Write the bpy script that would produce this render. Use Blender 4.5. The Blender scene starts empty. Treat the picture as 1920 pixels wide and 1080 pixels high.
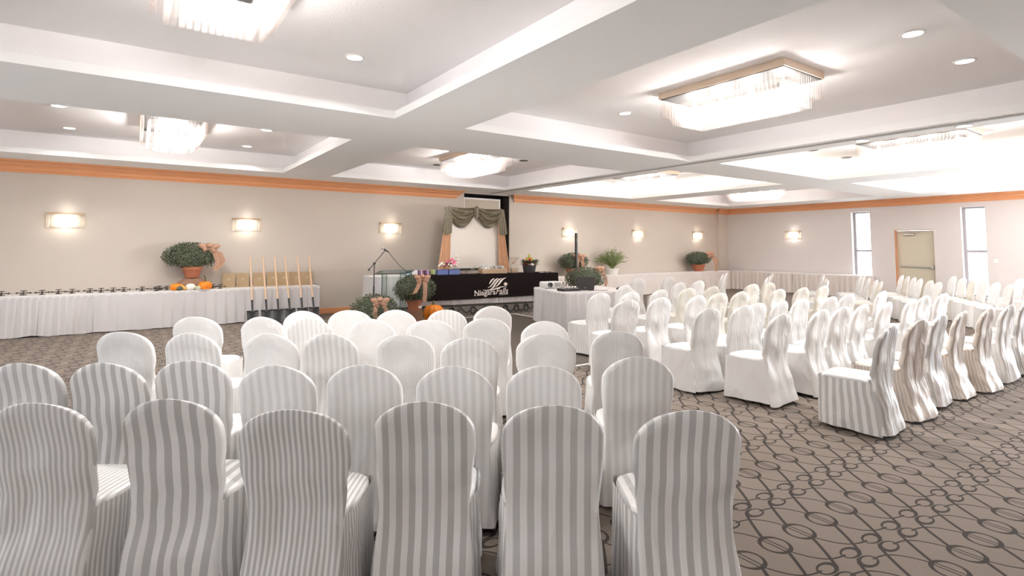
import bpy, math, random
from mathutils import Vector, Matrix
random.seed(11)
SC = bpy.context.scene
C = SC.collection
PI = math.pi
cos, sin = math.cos, math.sin

# ---------------------------------------------------------------- camera, world, light, exposure
cam_d = bpy.data.cameras.new('camera')
cam = bpy.data.objects.new('camera', cam_d)
C.objects.link(cam)
cam_d.sensor_fit = 'HORIZONTAL'; cam_d.sensor_width = 36.0
cam_d.lens = 19.1392
cam_d.shift_y = -(540 - 396.687) / 1920
cam_d.clip_start = 0.05
yaw, pitch, roll = 0.607980, 0.0663886, -0.0024944
r_ = Vector((cos(yaw), -sin(yaw), 0)); f_ = Vector((sin(yaw), cos(yaw), 0)); d_ = Vector((0, 0, -1))
f2 = cos(pitch) * f_ - sin(pitch) * d_; d2 = cos(pitch) * d_ + sin(pitch) * f_
r3 = cos(roll) * r_ + sin(roll) * d2; d3 = -sin(roll) * r_ + cos(roll) * d2
cam.matrix_world = Matrix(((r3.x, -d3.x, -f2.x, 0), (r3.y, -d3.y, -f2.y, 0), (r3.z, -d3.z, -f2.z, 1.62), (0, 0, 0, 1)))
SC.camera = cam

world = bpy.data.worlds.new('sky'); SC.world = world
world.use_nodes = True
bg = world.node_tree.nodes['Background']
bg.inputs[0].default_value = (0.93, 0.96, 1.0, 1); bg.inputs[1].default_value = 3.2

VS = SC.view_settings
VS.view_transform = 'Standard'; VS.look = 'None'; VS.gamma = 1.0; VS.use_curve_mapping = False
VS.exposure = 2.45
SC.display_settings.display_device = 'sRGB'
SC.cycles.use_denoising = True
SC.cycles.max_bounces = 10; SC.cycles.diffuse_bounces = 6; SC.cycles.transparent_max_bounces = 40
SC.cycles.sample_clamp_indirect = 6.0
SC.cycles.caustics_reflective = False; SC.cycles.caustics_refractive = False

CHANDELIER_W = 8.8     # each of the bulbs inside a chandelier
SCONCE_W = 1.5
DAYLIGHT_W = 40.0
DOWNLIGHT_W = 95.0
COVE_E = 1.8
SOFFIT = 3.235; LEDGE = 3.33; TOP = 3.66
YB, XR, XL, YN = 13.625, 20.333, -6.5, -3.2

# ---------------------------------------------------------------- helpers
class MB:
    def __init__(s): s.v = []; s.f = []; s.uv = None
    def quad(s, a, b, c, d):
        n = len(s.v); s.v += [tuple(a), tuple(b), tuple(c), tuple(d)]; s.f.append((n, n+1, n+2, n+3)); return s
    def poly(s, pts):
        n = len(s.v); s.v += [tuple(p) for p in pts]; s.f.append(tuple(range(n, n+len(pts)))); return s
    def box(s, x0, x1, y0, y1, z0, z1, m=None):
        n = len(s.v)
        p = [(x0,y0,z0),(x1,y0,z0),(x1,y1,z0),(x0,y1,z0),(x0,y0,z1),(x1,y0,z1),(x1,y1,z1),(x0,y1,z1)]
        if m: p = [tuple(m @ Vector(q)) for q in p]
        s.v += p
        s.f += [tuple(n+i for i in q) for q in ((3,2,1,0),(4,5,6,7),(0,1,5,4),(1,2,6,5),(2,3,7,6),(3,0,4,7))]
        return s
    def cbox(s, x0, x1, y0, y1, z0, z1, b=.01, m=None):      # box with chamfered edges
        n = len(s.v); P = []
        for z, i in ((z0, b), (z0+b, 0), (z1-b, 0), (z1, b)):
            P += [(x0+i+b*(i==0), y0+i, z), (x1-i-b*(i==0), y0+i, z), (x1-i, y0+i+b*(i==0), z), (x1-i, y1-i-b*(i==0), z),
                  (x1-i-b*(i==0), y1-i, z), (x0+i+b*(i==0), y1-i, z), (x0+i, y1-i-b*(i==0), z), (x0+i, y0+i+b*(i==0), z)]
        if m: P = [tuple(m @ Vector(q)) for q in P]
        s.v += P
        for k in range(3):
            for j in range(8):
                a = n+8*k+j; c = n+8*k+(j+1) % 8
                s.f.append((a, c, c+8, a+8))
        s.f.append(tuple(n+7-j for j in range(8))); s.f.append(tuple(n+24+j for j in range(8)))
        return s
    def tube(s, p0, p1, r0, r1=None, n=8, caps=True):
        r1 = r0 if r1 is None else r1
        p0 = Vector(p0); p1 = Vector(p1); d = (p1-p0).normalized()
        a = d.orthogonal().normalized(); b = d.cross(a); k = len(s.v)
        for p, r in ((p0, r0), (p1, r1)):
            for i in range(n):
                t = 2*PI*i/n; s.v.append(tuple(p + r*(cos(t)*a + sin(t)*b)))
        for i in range(n):
            j = (i+1) % n; s.f.append((k+i, k+j, k+n+j, k+n+i))
        if caps: s.f.append(tuple(k+n-1-i for i in range(n))); s.f.append(tuple(k+n+i for i in range(n)))
        return s
    def path(s, pts, r, n=6):
        pts = [Vector(p) for p in pts]; k = len(s.v); m = len(pts)
        rr = r if isinstance(r, (list, tuple)) else [r]*m
        up = Vector((0, 0, 1))
        for i, p in enumerate(pts):
            d = (pts[min(i+1, m-1)] - pts[max(i-1, 0)]).normalized()
            a = d.cross(up)
            a = a.normalized() if a.length > .05 else d.cross(Vector((1, 0, 0))).normalized()
            b = d.cross(a)
            for j in range(n):
                t = 2*PI*j/n; s.v.append(tuple(p + rr[i]*(cos(t)*a + sin(t)*b)))
        for i in range(m-1):
            for j in range(n):
                q = (j+1) % n; s.f.append((k+i*n+j, k+i*n+q, k+(i+1)*n+q, k+(i+1)*n+j))
        s.f.append(tuple(k+n-1-j for j in range(n))); s.f.append(tuple(k+(m-1)*n+j for j in range(n)))
        return s
    def lathe(s, prof, n=20, c=(0, 0, 0), capb=True, capt=True, lobes=0, amp=0):
        k = len(s.v); m = len(prof)
        for r, z in prof:
            for i in range(n):
                t = 2*PI*i/n; q = r*(1 + amp*abs(cos(lobes*t/2)) - amp) if lobes else r
                s.v.append((c[0]+q*cos(t), c[1]+q*sin(t), c[2]+z))
        for i in range(m-1):
            for j in range(n):
                q = (j+1) % n; s.f.append((k+i*n+j, k+i*n+q, k+(i+1)*n+q, k+(i+1)*n+j))
        if capb: s.f.append(tuple(k+n-1-j for j in range(n)))
        if capt: s.f.append(tuple(k+(m-1)*n+j for j in range(n)))
        return s
    def grid(s, fn, nu, nv, closed=False, uvf=None):          # fn(i, j) -> point
        k = len(s.v)
        for j in range(nv):
            for i in range(nu): s.v.append(tuple(fn(i, j)))
        for j in range(nv-1):
            for i in range(nu if closed else nu-1):
                q = (i+1) % nu; s.f.append((k+j*nu+i, k+j*nu+q, k+(j+1)*nu+q, k+(j+1)*nu+i))
        return s
    def ribbon(s, pts, wid, w):                               # strip along pts, wid = width direction
        wid = Vector(wid).normalized()*w/2; k = len(s.v)
        for p in pts:
            p = Vector(p); s.v += [tuple(p-wid), tuple(p+wid)]
        for i in range(len(pts)-1): s.f.append((k+2*i, k+2*i+1, k+2*i+3, k+2*i+2))
        return s
    def mesh(s, name, mat, smooth=False, uv=None):
        me = bpy.data.meshes.new(name); me.from_pydata(s.v, [], s.f)
        if uv is not None:
            L = me.uv_layers.new(name='uv')
            for l in me.loops: L.data[l.index].uv = uv[l.vertex_index]
        if mat: me.materials.append(mat)
        if smooth:
            me.polygons.foreach_set('use_smooth', [True]*len(me.polygons))
            try: me.set_sharp_from_angle(angle=math.radians(42))
            except Exception: pass
        me.update(); return me
    def build(s, name, mat, parent=None, smooth=False, loc=None, uv=None):
        o = bpy.data.objects.new(name, s.mesh(name, mat, smooth, uv)); C.objects.link(o)
        if parent: o.parent = parent
        if loc: o.location = loc
        return o

def tag(o, label=None, cat=None, group=None, kind=None):
    if label: o['label'] = label
    if cat: o['category'] = cat
    if group: o['group'] = group
    if kind: o['kind'] = kind
    return o
def thing(name, label, cat, loc=(0, 0, 0), rz=0, group=None):
    o = bpy.data.objects.new(name, None); C.objects.link(o); o.empty_display_size = .1
    o.location = loc; o.rotation_euler = (0, 0, rz)
    return tag(o, label, cat, group)
def copy_tree(o, parent=None):
    c = o.copy(); C.objects.link(c)
    if parent: c.parent = parent
    for ch in list(o.children): copy_tree(ch, c)
    return c
def put(me, name, parent, loc=(0, 0, 0)):
    o = bpy.data.objects.new(name, me); C.objects.link(o); o.parent = parent; o.location = loc; return o
def lamp(name, kind, loc, energy, color, parent=None, **k):
    l = bpy.data.lights.new(name, kind); l.energy = energy; l.color = color
    for a, b in k.items(): setattr(l, a, b)
    o = bpy.data.objects.new(name, l); C.objects.link(o); o.location = loc
    if parent: o.parent = parent
    return o
ORD = ['first','second','third','fourth','fifth','sixth','seventh','eighth','ninth','tenth','eleventh','twelfth','thirteenth','fourteenth','fifteenth','sixteenth']

# ---------------------------------------------------------------- materials
class NT:
    def __init__(s, mat): s.t = mat.node_tree; s.n = s.t.nodes; s.l = s.t.links
    def new(s, typ, **k):
        o = s.n.new(typ)
        for a, b in k.items(): setattr(o, a, b)
        return o
    def set(s, sock, v):
        if isinstance(v, bpy.types.NodeSocket): s.l.new(v, sock)
        elif isinstance(v, (tuple, list)) and len(v) == 3 and sock.type == 'RGBA': sock.default_value = (*v, 1)
        else: sock.default_value = v
    def m(s, op, a, b=None, c=None):
        o = s.new('ShaderNodeMath', operation=op)
        s.set(o.inputs[0], a)
        if b is not None: s.set(o.inputs[1], b)
        if c is not None: s.set(o.inputs[2], c)
        return o.outputs[0]
    def mix(s, f, a, b):
        o = s.new('ShaderNodeMix', data_type='RGBA'); s.set(o.inputs['Factor'], f); s.set(o.inputs[6], a); s.set(o.inputs[7], b); return o.outputs[2]
    def noise(s, vec, scale, detail=2, rough=.5):
        o = s.new('ShaderNodeTexNoise')
        if vec is not None: s.l.new(vec, o.inputs['Vector'])
        o.inputs['Scale'].default_value = scale; o.inputs['Detail'].default_value = detail; o.inputs['Roughness'].default_value = rough
        return o.outputs['Fac']
    def obj(s): return s.new('ShaderNodeTexCoord').outputs['Object']
    def bump(s, h, strength, dist):
        o = s.new('ShaderNodeBump'); o.inputs['Strength'].default_value = strength; o.inputs['Distance'].default_value = dist
        s.l.new(h, o.inputs['Height']); return o.outputs[0]
    def scale(s, vec, v):
        o = s.new('ShaderNodeMapping'); o.inputs['Scale'].default_value = v; s.l.new(vec, o.inputs[0]); return o.outputs[0]

def mat(name, col, rough=.6, metal=0, var=0, vscale=8, bump=0, bscale=60, bdist=.002, sheen=0, emit=None, es=0, spec=.5):
    m = bpy.data.materials.new(name); m.use_nodes = True; t = NT(m); b = t.n['Principled BSDF']
    b.inputs['Base Color'].default_value = (*col, 1); b.inputs['Roughness'].default_value = rough; b.inputs['Metallic'].default_value = metal
    b.inputs['Specular IOR Level'].default_value = spec
    co = t.obj()
    if var:
        n = t.noise(co, vscale, 3)
        t.l.new(t.mix(n, tuple(c*(1-var) for c in col), tuple(min(1, c*(1+var)) for c in col)), b.inputs['Base Color'])
    if bump: t.l.new(t.bump(t.noise(co, bscale, 3), bump, bdist), b.inputs['Normal'])
    if sheen: b.inputs['Sheen Weight'].default_value = sheen
    if emit: b.inputs['Emission Color'].default_value = (*emit, 1); b.inputs['Emission Strength'].default_value = es
    return m

M = {}
M['wall'] = mat('wall_paint', (.56, .50, .435), .75, var=.02, vscale=3, bump=.15, bscale=180, bdist=.001)
M['wall_r'] = mat('wall_paint_right', (.655, .62, .605), .75, var=.02, vscale=3, bump=.15, bscale=180, bdist=.001)
M['rear'] = mat('rear_wall_bounce', (.38, .25, .17), .7)  # unseen wall, brown picked to dim and warm light on the chair backs
M['ceil'] = mat('ceiling_stucco', (.88, .86, .86), .9, bump=.5, bscale=90, bdist=.006)
M['soffit'] = mat('soffit_paint', (.885, .885, .88), .9, bump=.25, bscale=120, bdist=.003)
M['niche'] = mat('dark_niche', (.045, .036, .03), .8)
M['white_trim'] = mat('white_trim', (.80, .79, .78), .5)
M['panel'] = mat('beige_panel', (.53, .46, .36), .6, var=.03)
M['brass'] = mat('pale_brass', (.55, .40, .26), .35, metal=.7)
M['fix'] = mat('fixture_wood', (.78, .62, .47), .5)
M['sconce_back'] = mat('sconce_back', (.35, .32, .29), .5)
M['alu'] = mat('window_aluminium', (.42, .40, .43), .5)
M['darkened'] = mat('darkened_plate', (.03, .028, .026), .6, spec=.1)  # plate coloured near black so the bulbs cannot bleach it
M['black'] = mat('black_metal', (.02, .02, .02), .4)
M['black_cloth'] = mat('black_banner_cloth', (.013, .0085, .0085), .85, bump=.3, bscale=8, bdist=.02, spec=.08)
M['print'] = mat('white_print', (.78, .70, .64), .7)
M['steel'] = mat('brushed_steel', (.55, .54, .52), .35, metal=.8)
M['door'] = mat('door_paint', (.60, .56, .44), .5)
M['terracotta'] = mat('terracotta', (.42, .15, .075), .75, var=.12, vscale=14)
M['orange'] = mat('pumpkin_skin', (.85, .25, .012), .45, var=.12, vscale=12)
M['white_pumpkin'] = mat('white_pumpkin_skin', (.85, .83, .76), .5, var=.05)
M['yellow'] = mat('gourd_yellow', (.75, .42, .08), .5, var=.2, vscale=20)
M['dark_green'] = mat('gourd_green', (.09, .11, .08), .55, var=.4, vscale=30)
M['speckle'] = mat('speckled_gourd', (.50, .50, .36), .55, var=.6, vscale=40)
M['stem'] = mat('stem_brown', (.14, .11, .05), .8, var=.3, vscale=30)
M['log'] = mat('log_bark', (.25, .13, .085), .85, var=.35, vscale=18, bump=.7, bscale=25, bdist=.01)
M['burlap'] = mat('burlap', (.30, .17, .11), .9, var=.3, vscale=25, bump=.5, bscale=60, bdist=.004)
M['bow'] = mat('peach_ribbon', (.48, .275, .18), .7, var=.3, vscale=26)
M['leaf'] = mat('mum_leaf', (.085, .102, .058), .7, var=.5, vscale=45)
M['leaf2'] = mat('grass_leaf', (.21, .26, .09), .7, var=.4, vscale=30)
M['bud'] = mat('pale_buds', (.42, .43, .31), .7, var=.2, vscale=60)
M['plaque'] = mat('bronze_plaque', (.40, .285, .16), .5, var=.12, vscale=6)
M['handle'] = mat('ash_handle', (.72, .49, .32), .5, var=.12, vscale=9)
M['iron'] = mat('shovel_iron', (.045, .045, .045), .38, metal=.6)
M['ornament'] = mat('dark_ornament', (.05, .042, .034), .5, metal=.4)
M['drape_olive'] = mat('olive_swag', (.165, .138, .088), .5, var=.55, vscale=22)
M['drape_peach'] = mat('peach_drape', (.55, .31, .18), .6, var=.2, vscale=20)
M['screen'] = mat('projection_fabric', (.66, .61, .55), .8)
M['blue'] = mat('blue_box', (.10, .14, .32), .6)
M['pink'] = mat('pink_petals', (.60, .13, .22), .6, var=.5, vscale=60)
M['white_petal'] = mat('white_petals', (.80, .74, .66), .6)
M['red'] = mat('red_fruit', (.60, .07, .03), .45)
M['green_apple'] = mat('yellow_green_fruit', (.36, .38, .07), .5)
M['basket'] = mat('black_wicker', (.03, .026, .026), .6, var=.6, vscale=60, bump=.6, bscale=90, bdist=.004)
M['tan'] = mat('tan_wicker', (.40, .27, .17), .7, var=.2, vscale=40, bump=.5, bscale=80, bdist=.004)
M['silver'] = mat('silver_foil', (.55, .54, .50), .35, metal=.5)
M['teal'] = mat('teal_gift', (.22, .42, .45), .6); M['purple'] = mat('purple_gift', (.22, .09, .20), .6)
M['lime'] = mat('lime_gift', (.35, .46, .12), .6); M['gift_white'] = mat('white_gift', (.78, .75, .72), .6)
M['laptop'] = mat('laptop_shell', (.05, .045, .043), .45)
M['paper'] = mat('paper', (.82, .80, .76), .8)
M['projector'] = mat('projector_shell', (.74, .72, .70), .5)
M['leg'] = mat('chair_leg', (.13, .08, .06), .45)
M['red_leg'] = mat('door_stop_red', (.5, .08, .03), .5)
M['pot_white'] = mat('white_pot', (.80, .78, .74), .4)
M['dance'] = mat('dance_floor_vinyl', (.10, .078, .062), .45, var=.15, vscale=2)
M['riser'] = mat('riser_carpet', (.22, .19, .165), .9)
M['ground'] = mat('outdoor_ground', (.6, .62, .6), .9)

def wood(name, a, b, axis, rough=.32):
    m = bpy.data.materials.new(name); m.use_nodes = True; t = NT(m); p = t.n['Principled BSDF']
    sc = (1.2, 1.2, 40) if axis == 'x' else ((1.2, 1.2, 40) if axis == 'y' else (40, 40, 1.5))
    n = t.noise(t.scale(t.obj(), sc), 3, 4)
    t.l.new(t.mix(n, a, b), p.inputs['Base Color']); p.inputs['Roughness'].default_value = rough
    return m
M['oak'] = wood('orange_oak', (.64, .27, .115), (.82, .40, .20), 'x')
M['jamb'] = wood('orange_jamb', (.48, .22, .10), (.62, .32, .17), 'z')

def glass(name, tint=(1, 1, 1), transp=.55, gloss=.5, rough=.1):
    m = bpy.data.materials.new(name); m.use_nodes = True; t = NT(m)
    t.n.remove(t.n['Principled BSDF']); out = t.n['Material Output']
    tr = t.new('ShaderNodeBsdfTransparent'); tr.inputs[0].default_value = (*tint, 1)
    tl = t.new('ShaderNodeBsdfTranslucent'); tl.inputs[0].default_value = (*tint, 1)
    df = t.new('ShaderNodeBsdfDiffuse'); df.inputs[0].default_value = (*tint, 1)
    gl = t.new('ShaderNodeBsdfGlossy'); gl.inputs['Roughness'].default_value = rough
    a = t.new('ShaderNodeMixShader'); a.inputs[0].default_value = .5; t.l.new(tl.outputs[0], a.inputs[1]); t.l.new(df.outputs[0], a.inputs[2])
    b = t.new('ShaderNodeMixShader'); b.inputs[0].default_value = transp; t.l.new(a.outputs[0], b.inputs[1]); t.l.new(tr.outputs[0], b.inputs[2])
    fr = t.new('ShaderNodeLayerWeight'); fr.inputs[0].default_value = .25
    c = t.new('ShaderNodeMixShader'); t.l.new(t.m('MULTIPLY', fr.outputs['Fresnel'], gloss), c.inputs[0]); t.l.new(b.outputs[0], c.inputs[1]); t.l.new(gl.outputs[0], c.inputs[2])
    t.l.new(c.outputs[0], out.inputs[0])
    return m
M['tube'] = glass('ribbed_glass_tube', (.965, .955, .95), .972, .02, .3)
M['rod'] = glass('sconce_glass_rod', (.98, .96, .93), .80, .2, .3)
M['pane'] = glass('window_glass', (.97, .99, 1), .96, rough=.02)
M['acrylic'] = glass('acrylic', (.95, .985, .975), .95, rough=.03)
M['cello'] = glass('cellophane', (.95, .93, .90), .8, rough=.1)

def emitter(name, col, s):
    m = bpy.data.materials.new(name); m.use_nodes = True; p = m.node_tree.nodes['Principled BSDF']
    p.inputs['Base Color'].default_value = (*col, 1); p.inputs['Emission Color'].default_value = (*col, 1); p.inputs['Emission Strength'].default_value = s
    return m
M['bulb'] = emitter('lit_bulb', (1, .93, .84), 3.5)
M['down_on'] = emitter('lit_downlight', (.93, 1, .96), 1.2)
M['down_off'] = mat('unlit_downlight', (.06, .055, .05), .5)
M['cove'] = emitter('cove_strip', (1, .95, .80), COVE_E)

def cloth(name, period, lo, hi=(.80, .785, .77), wrinkle=.6, rough=.5, tint=(1, 1, 1)):
    """white cover cloth with woven satin stripes running down it (uv in metres)"""
    m = bpy.data.materials.new(name); m.use_nodes = True; t = NT(m); p = t.n['Principled BSDF']
    uv = t.new('ShaderNodeUVMap'); sp = t.new('ShaderNodeSeparateXYZ'); t.l.new(uv.outputs[0], sp.inputs[0])
    hi = tuple(h*k for h, k in zip(hi, tint))
    co = t.obj()
    if period:
        w = t.m('ADD', sp.outputs[0], t.m('MULTIPLY', t.m('SUBTRACT', t.noise(co, 2.0, 1), .5), .012))
        st = t.m('SINE', t.m('MULTIPLY', w, 2*PI/period))
        st = t.m('MINIMUM', t.m('MAXIMUM', t.m('MULTIPLY_ADD', st, 4, .5), 0), 1)
        t.l.new(t.mix(st, hi, tuple(h*lo for h in hi)), p.inputs['Base Color'])
        t.l.new(t.m('MULTIPLY_ADD', st, .25, rough-.12), p.inputs['Roughness'])
    else:
        p.inputs['Base Color'].default_value = (*hi, 1); p.inputs['Roughness'].default_value = rough
    cr = t.noise(t.scale(co, (4.5, 4.5, 2.6)), 1.0, 2, .45)
    cr = t.m('SUBTRACT', 1, t.m('MINIMUM', t.m('MULTIPLY', t.m('ABSOLUTE', t.m('SUBTRACT', cr, .5)), 6), 1))
    h = t.m('ADD', t.m('MULTIPLY', t.noise(t.scale(co, (8, 8, 3)), 1.0, 2, .4), 1.1), t.m('MULTIPLY', cr, .26))
    h = t.m('ADD', h, t.m('MULTIPLY', t.noise(co, 34, 2, .5), .05))
    t.l.new(t.bump(h, wrinkle, .03), p.inputs['Normal'])
    p.inputs['Sheen Weight'].default_value = .15
    return m
M['table_cloth'] = cloth('table_linen', 0, 1, (.74, .71, .70), .18)
M['skirt'] = cloth('skirt_damask', 0, 1, (.61, .58, .575), .3)
M['skirt_r'] = cloth('skirt_pleated', 0, 1, (.66, .60, .56), .12)

def carpet():
    m = bpy.data.materials.new('scroll_carpet'); m.use_nodes = True; t = NT(m); p = t.n['Principled BSDF']
    sp = t.new('ShaderNodeSeparateXYZ'); co = t.obj(); t.l.new(co, sp.inputs[0]); X, Y = sp.outputs[0], sp.outputs[1]
    PX, PY = .2527, .63
    fx = t.m('FRACT', t.m('MULTIPLY', t.m('ADD', X, 50*PX - 3.46 + PX/2), 1/PX))
    u = t.m('MULTIPLY', t.m('SUBTRACT', fx, .5), PX)
    fy = t.m('FRACT', t.m('MULTIPLY', t.m('ADD', Y, 40*PY - 1.715 + PY/2), 1/PY))
    w = t.m('MULTIPLY', t.m('SUBTRACT', fy, .5), PY); v = t.m('ABSOLUTE', w)
    sgn = t.m('SIGN', w); us = t.m('MULTIPLY', u, sgn)
    def hyp(a, b): return t.m('SQRT', t.m('ADD', t.m('MULTIPLY', a, a), t.m('MULTIPLY', b, b)))
    def inside(d, wd): return t.m('LESS_THAN', d, wd)
    def mx(*q):
        o = q[0]
        for p_ in q[1:]: o = t.m('MAXIMUM', o, p_)
        return o
    oval = inside(t.m('SUBTRACT', t.m('ABSOLUTE', t.m('SUBTRACT', hyp(t.m('MULTIPLY', u, .95), v), .076)), t.m('MULTIPLY', t.m('MULTIPLY', v, v), .9)), .0066)
    lines = t.m('MULTIPLY', inside(t.m('ABSOLUTE', t.m('SUBTRACT', t.m('ABSOLUTE', u), .014)), .0048), inside(v, .07))
    e = hyp(t.m('MULTIPLY', us, 1/.063), t.m('MULTIPLY', t.m('SUBTRACT', v, .270), 1/.037))
    ring = inside(t.m('ADD', t.m('MULTIPLY', t.m('ABSOLUTE', t.m('SUBTRACT', e, 1)), .046), t.m('MULTIPLY', us, .06)), .0085)
    q = t.m('SUBTRACT', v, .084); an = t.m('MULTIPLY_ADD', t.m('MULTIPLY_ADD', q, .5, .75), q, .014)
    band = t.m('MULTIPLY', t.m('GREATER_THAN', v, .078), inside(v, .298))
    th = [t.m('MULTIPLY', inside(t.m('ABSOLUTE', t.m('SUBTRACT', t.m('ADD', us, k), an)), .0125), band) for k in (0, PX)]
    tn = []
    for k in (0, PX):
        a_ = t.m('SUBTRACT', k, us); ex = t.m('MULTIPLY', t.m('EXPONENT', t.m('MULTIPLY', a_, -1/.06)), .2)
        sl = t.m('MULTIPLY', ex, 1/.06); dd = t.m('DIVIDE', t.m('ABSOLUTE', t.m('SUBTRACT', v, t.m('SUBTRACT', .27, ex))), t.m('SQRT', t.m('MULTIPLY_ADD', sl, sl, 1)))
        tn.append(t.m('MULTIPLY', inside(dd, .0058), t.m('MULTIPLY', t.m('GREATER_THAN', a_, 0), inside(a_, .215))))
    # short link across the ring line
    lk = t.m('MULTIPLY', inside(t.m('ABSOLUTE', t.m('SUBTRACT', t.m('ADD', us, .03), t.m('MULTIPLY', t.m('SUBTRACT', .315, v), -.9))), .0065), t.m('GREATER_THAN', v, .285))
    a = mx(oval, lines, ring, *th, *tn, lk)
    nz = t.noise(co, 160, 3, .7); big = t.noise(co, 1.2, 2)
    base = t.mix(nz, (.185, .152, .127), (.30, .252, .215)); base = t.mix(t.m('MULTIPLY', big, .5), base, (.24, .195, .16))
    t.l.new(t.mix(t.m('MULTIPLY', a, .88), base, t.mix(nz, (.018, .014, .013), (.055, .047, .044))), p.inputs['Base Color'])
    p.inputs['Roughness'].default_value = .95; p.inputs['Specular IOR Level'].default_value = .15
    t.l.new(t.bump(nz, .4, .004), p.inputs['Normal'])
    return m
M['carpet'] = carpet()

# ---------------------------------------------------------------- setting: floor, walls, ceiling
def struct(mb, name, m, parent=None, smooth=False):
    o = mb.build(name, m, parent, smooth)
    if not parent: o['kind'] = 'structure'
    return o
struct(MB().box(XL-.2, XR+.2, YN-.2, YB+.9, -.15, 0), 'floor', M['carpet'])

NX0, NX1, NZ = 7.80, 9.385, 3.19            # niche in the back wall
b = MB(); b.box(XL-.2, NX0, YB, YB+.3, 0, 4); b.box(NX1, XR+.3, YB, YB+.3, 0, 4); b.box(NX0, NX1, YB, YB+.3, NZ, 4)
struct(b, 'wall_back', M['wall'])
b = MB(); b.box(NX0-.1, NX1+.1, YB+.78, YB+.88, 0, 3.6); b.box(NX0-.1, NX0, YB+.3, YB+.78, 0, 3.6); b.box(NX1, NX1+.1, YB+.3, YB+.78, 0, 3.6)
b.box(NX0, NX1, YB+.3, YB+.78, NZ, 3.6)
b.box(NX0, NX0+.004, YB+.03, YB+.3, 0, NZ); b.box(NX1-.004, NX1, YB+.03, YB+.3, 0, NZ); b.box(NX0, NX1, YB+.03, YB+.3, NZ-.004, NZ)
struct(b, 'wall_niche', M['niche'])
struct(MB().box(19.74, XR, YB-.13, YB, 0, SOFFIT), 'wall_pilaster', M['wall'])
# right wall with two slit windows and a door
W3, W4 = (-.3, .3), (-2.3, -1.7)  # unseen slit openings added to brighten the right side
W1, W2, DR = (8.14, 8.72), (5.12, 5.69), (6.38, 7.44)
WZ0, WZ1, DZ = .22, 2.87, 2.225
b = MB(); x0, x1 = XR, XR+.32
b.box(x0, x1, YN-.2, W4[0], 0, 4); b.box(x0, x1, W4[1], W3[0], 0, 4); b.box(x0, x1, W3[1], W2[0], 0, 4)
for q in (W3, W4): b.box(x0, x1, q[0], q[1], 0, WZ0); b.box(x0, x1, q[0], q[1], WZ1, 4)
b.box(x0, x1, W2[0], W2[1], 0, WZ0); b.box(x0, x1, W2[0], W2[1], WZ1, 4)
b.box(x0, x1, W2[1], DR[0], 0, 4); b.box(x0, x1, DR[0], DR[1], DZ, 4); b.box(x0, x1, DR[1], W1[0], 0, 4)
b.box(x0, x1, W1[0], W1[1], 0, WZ0); b.box(x0, x1, W1[0], W1[1], WZ1, 4); b.box(x0, x1, W1[1], YB, 0, 4)
struct(b, 'wall_right', M['wall_r'])
# unseen left and rear walls; the left one has tall windows for the daylight
LW = [(3.7, 4.4), (6.4, 7.1), (9.1, 9.8)]
b = MB(); yy = YN-.2
for a, c in LW:
    b.box(XL-.3, XL, yy, a, 0, 4); b.box(XL-.3, XL, a, c, 0, .5); b.box(XL-.3, XL, a, c, 2.7, 4); yy = c
b.box(XL-.3, XL, yy, YB, 0, 4); struct(b, 'wall_left', M['wall'])
b = MB(); b.box(XL, -5, YN-.3, YN, 0, 4); b.box(1.6, XR, YN-.3, YN, 0, 4); b.box(-5, 1.6, YN-.3, YN, 0, 2.1); b.box(-5, 1.6, YN-.3, YN, 2.52, 4)      # high strip opening, added out of view to light the chair backs
struct(b, 'wall_rear', M['rear'])

# coffered ceiling
BX = [(-1.95, 2.64), (3.65, 8.5), (9.13, 13.42), (14.55, 18.75)]
bays = []
for i, (x0, x1) in enumerate(BX):
    for j in range(2):
        y0, y1 = ((1.25, 6.37), (8.0, 12.5))[j] if i < 2 else ((1.2, 6.2), (7.3, 12.35))[j]
        bays.append((i, j, x0, x1, y0, y1, i >= 2 and not (i == 3 and j == 1)))
b = MB()
xs = [XL-.2]
for x0, x1 in BX: xs += [x0, x1]
xs.append(XR+.3)
def hq(mb, x0, x1, y0, y1, z, up=False):
    if up: mb.quad((x0,y0,z),(x1,y0,z),(x1,y1,z),(x0,y1,z))
    else: mb.quad((x0,y1,z),(x1,y1,z),(x1,y0,z),(x0,y0,z))
for k in range(len(xs)-1):
    x0, x1 = xs[k], xs[k+1]
    if k % 2 == 0: hq(b, x0, x1, YN-.3, YB+.3, SOFFIT)
    else:
        i = k//2; (ya, yb_), (yc, yd) = [(q[4], q[5]) for q in bays if q[0] == i]
        for p, q in ((YN-.3, ya), (yb_, yc), (yd, YB+.3)): hq(b, x0, x1, p, q, SOFFIT)
struct(b, 'ceiling', M['soffit'])
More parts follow.
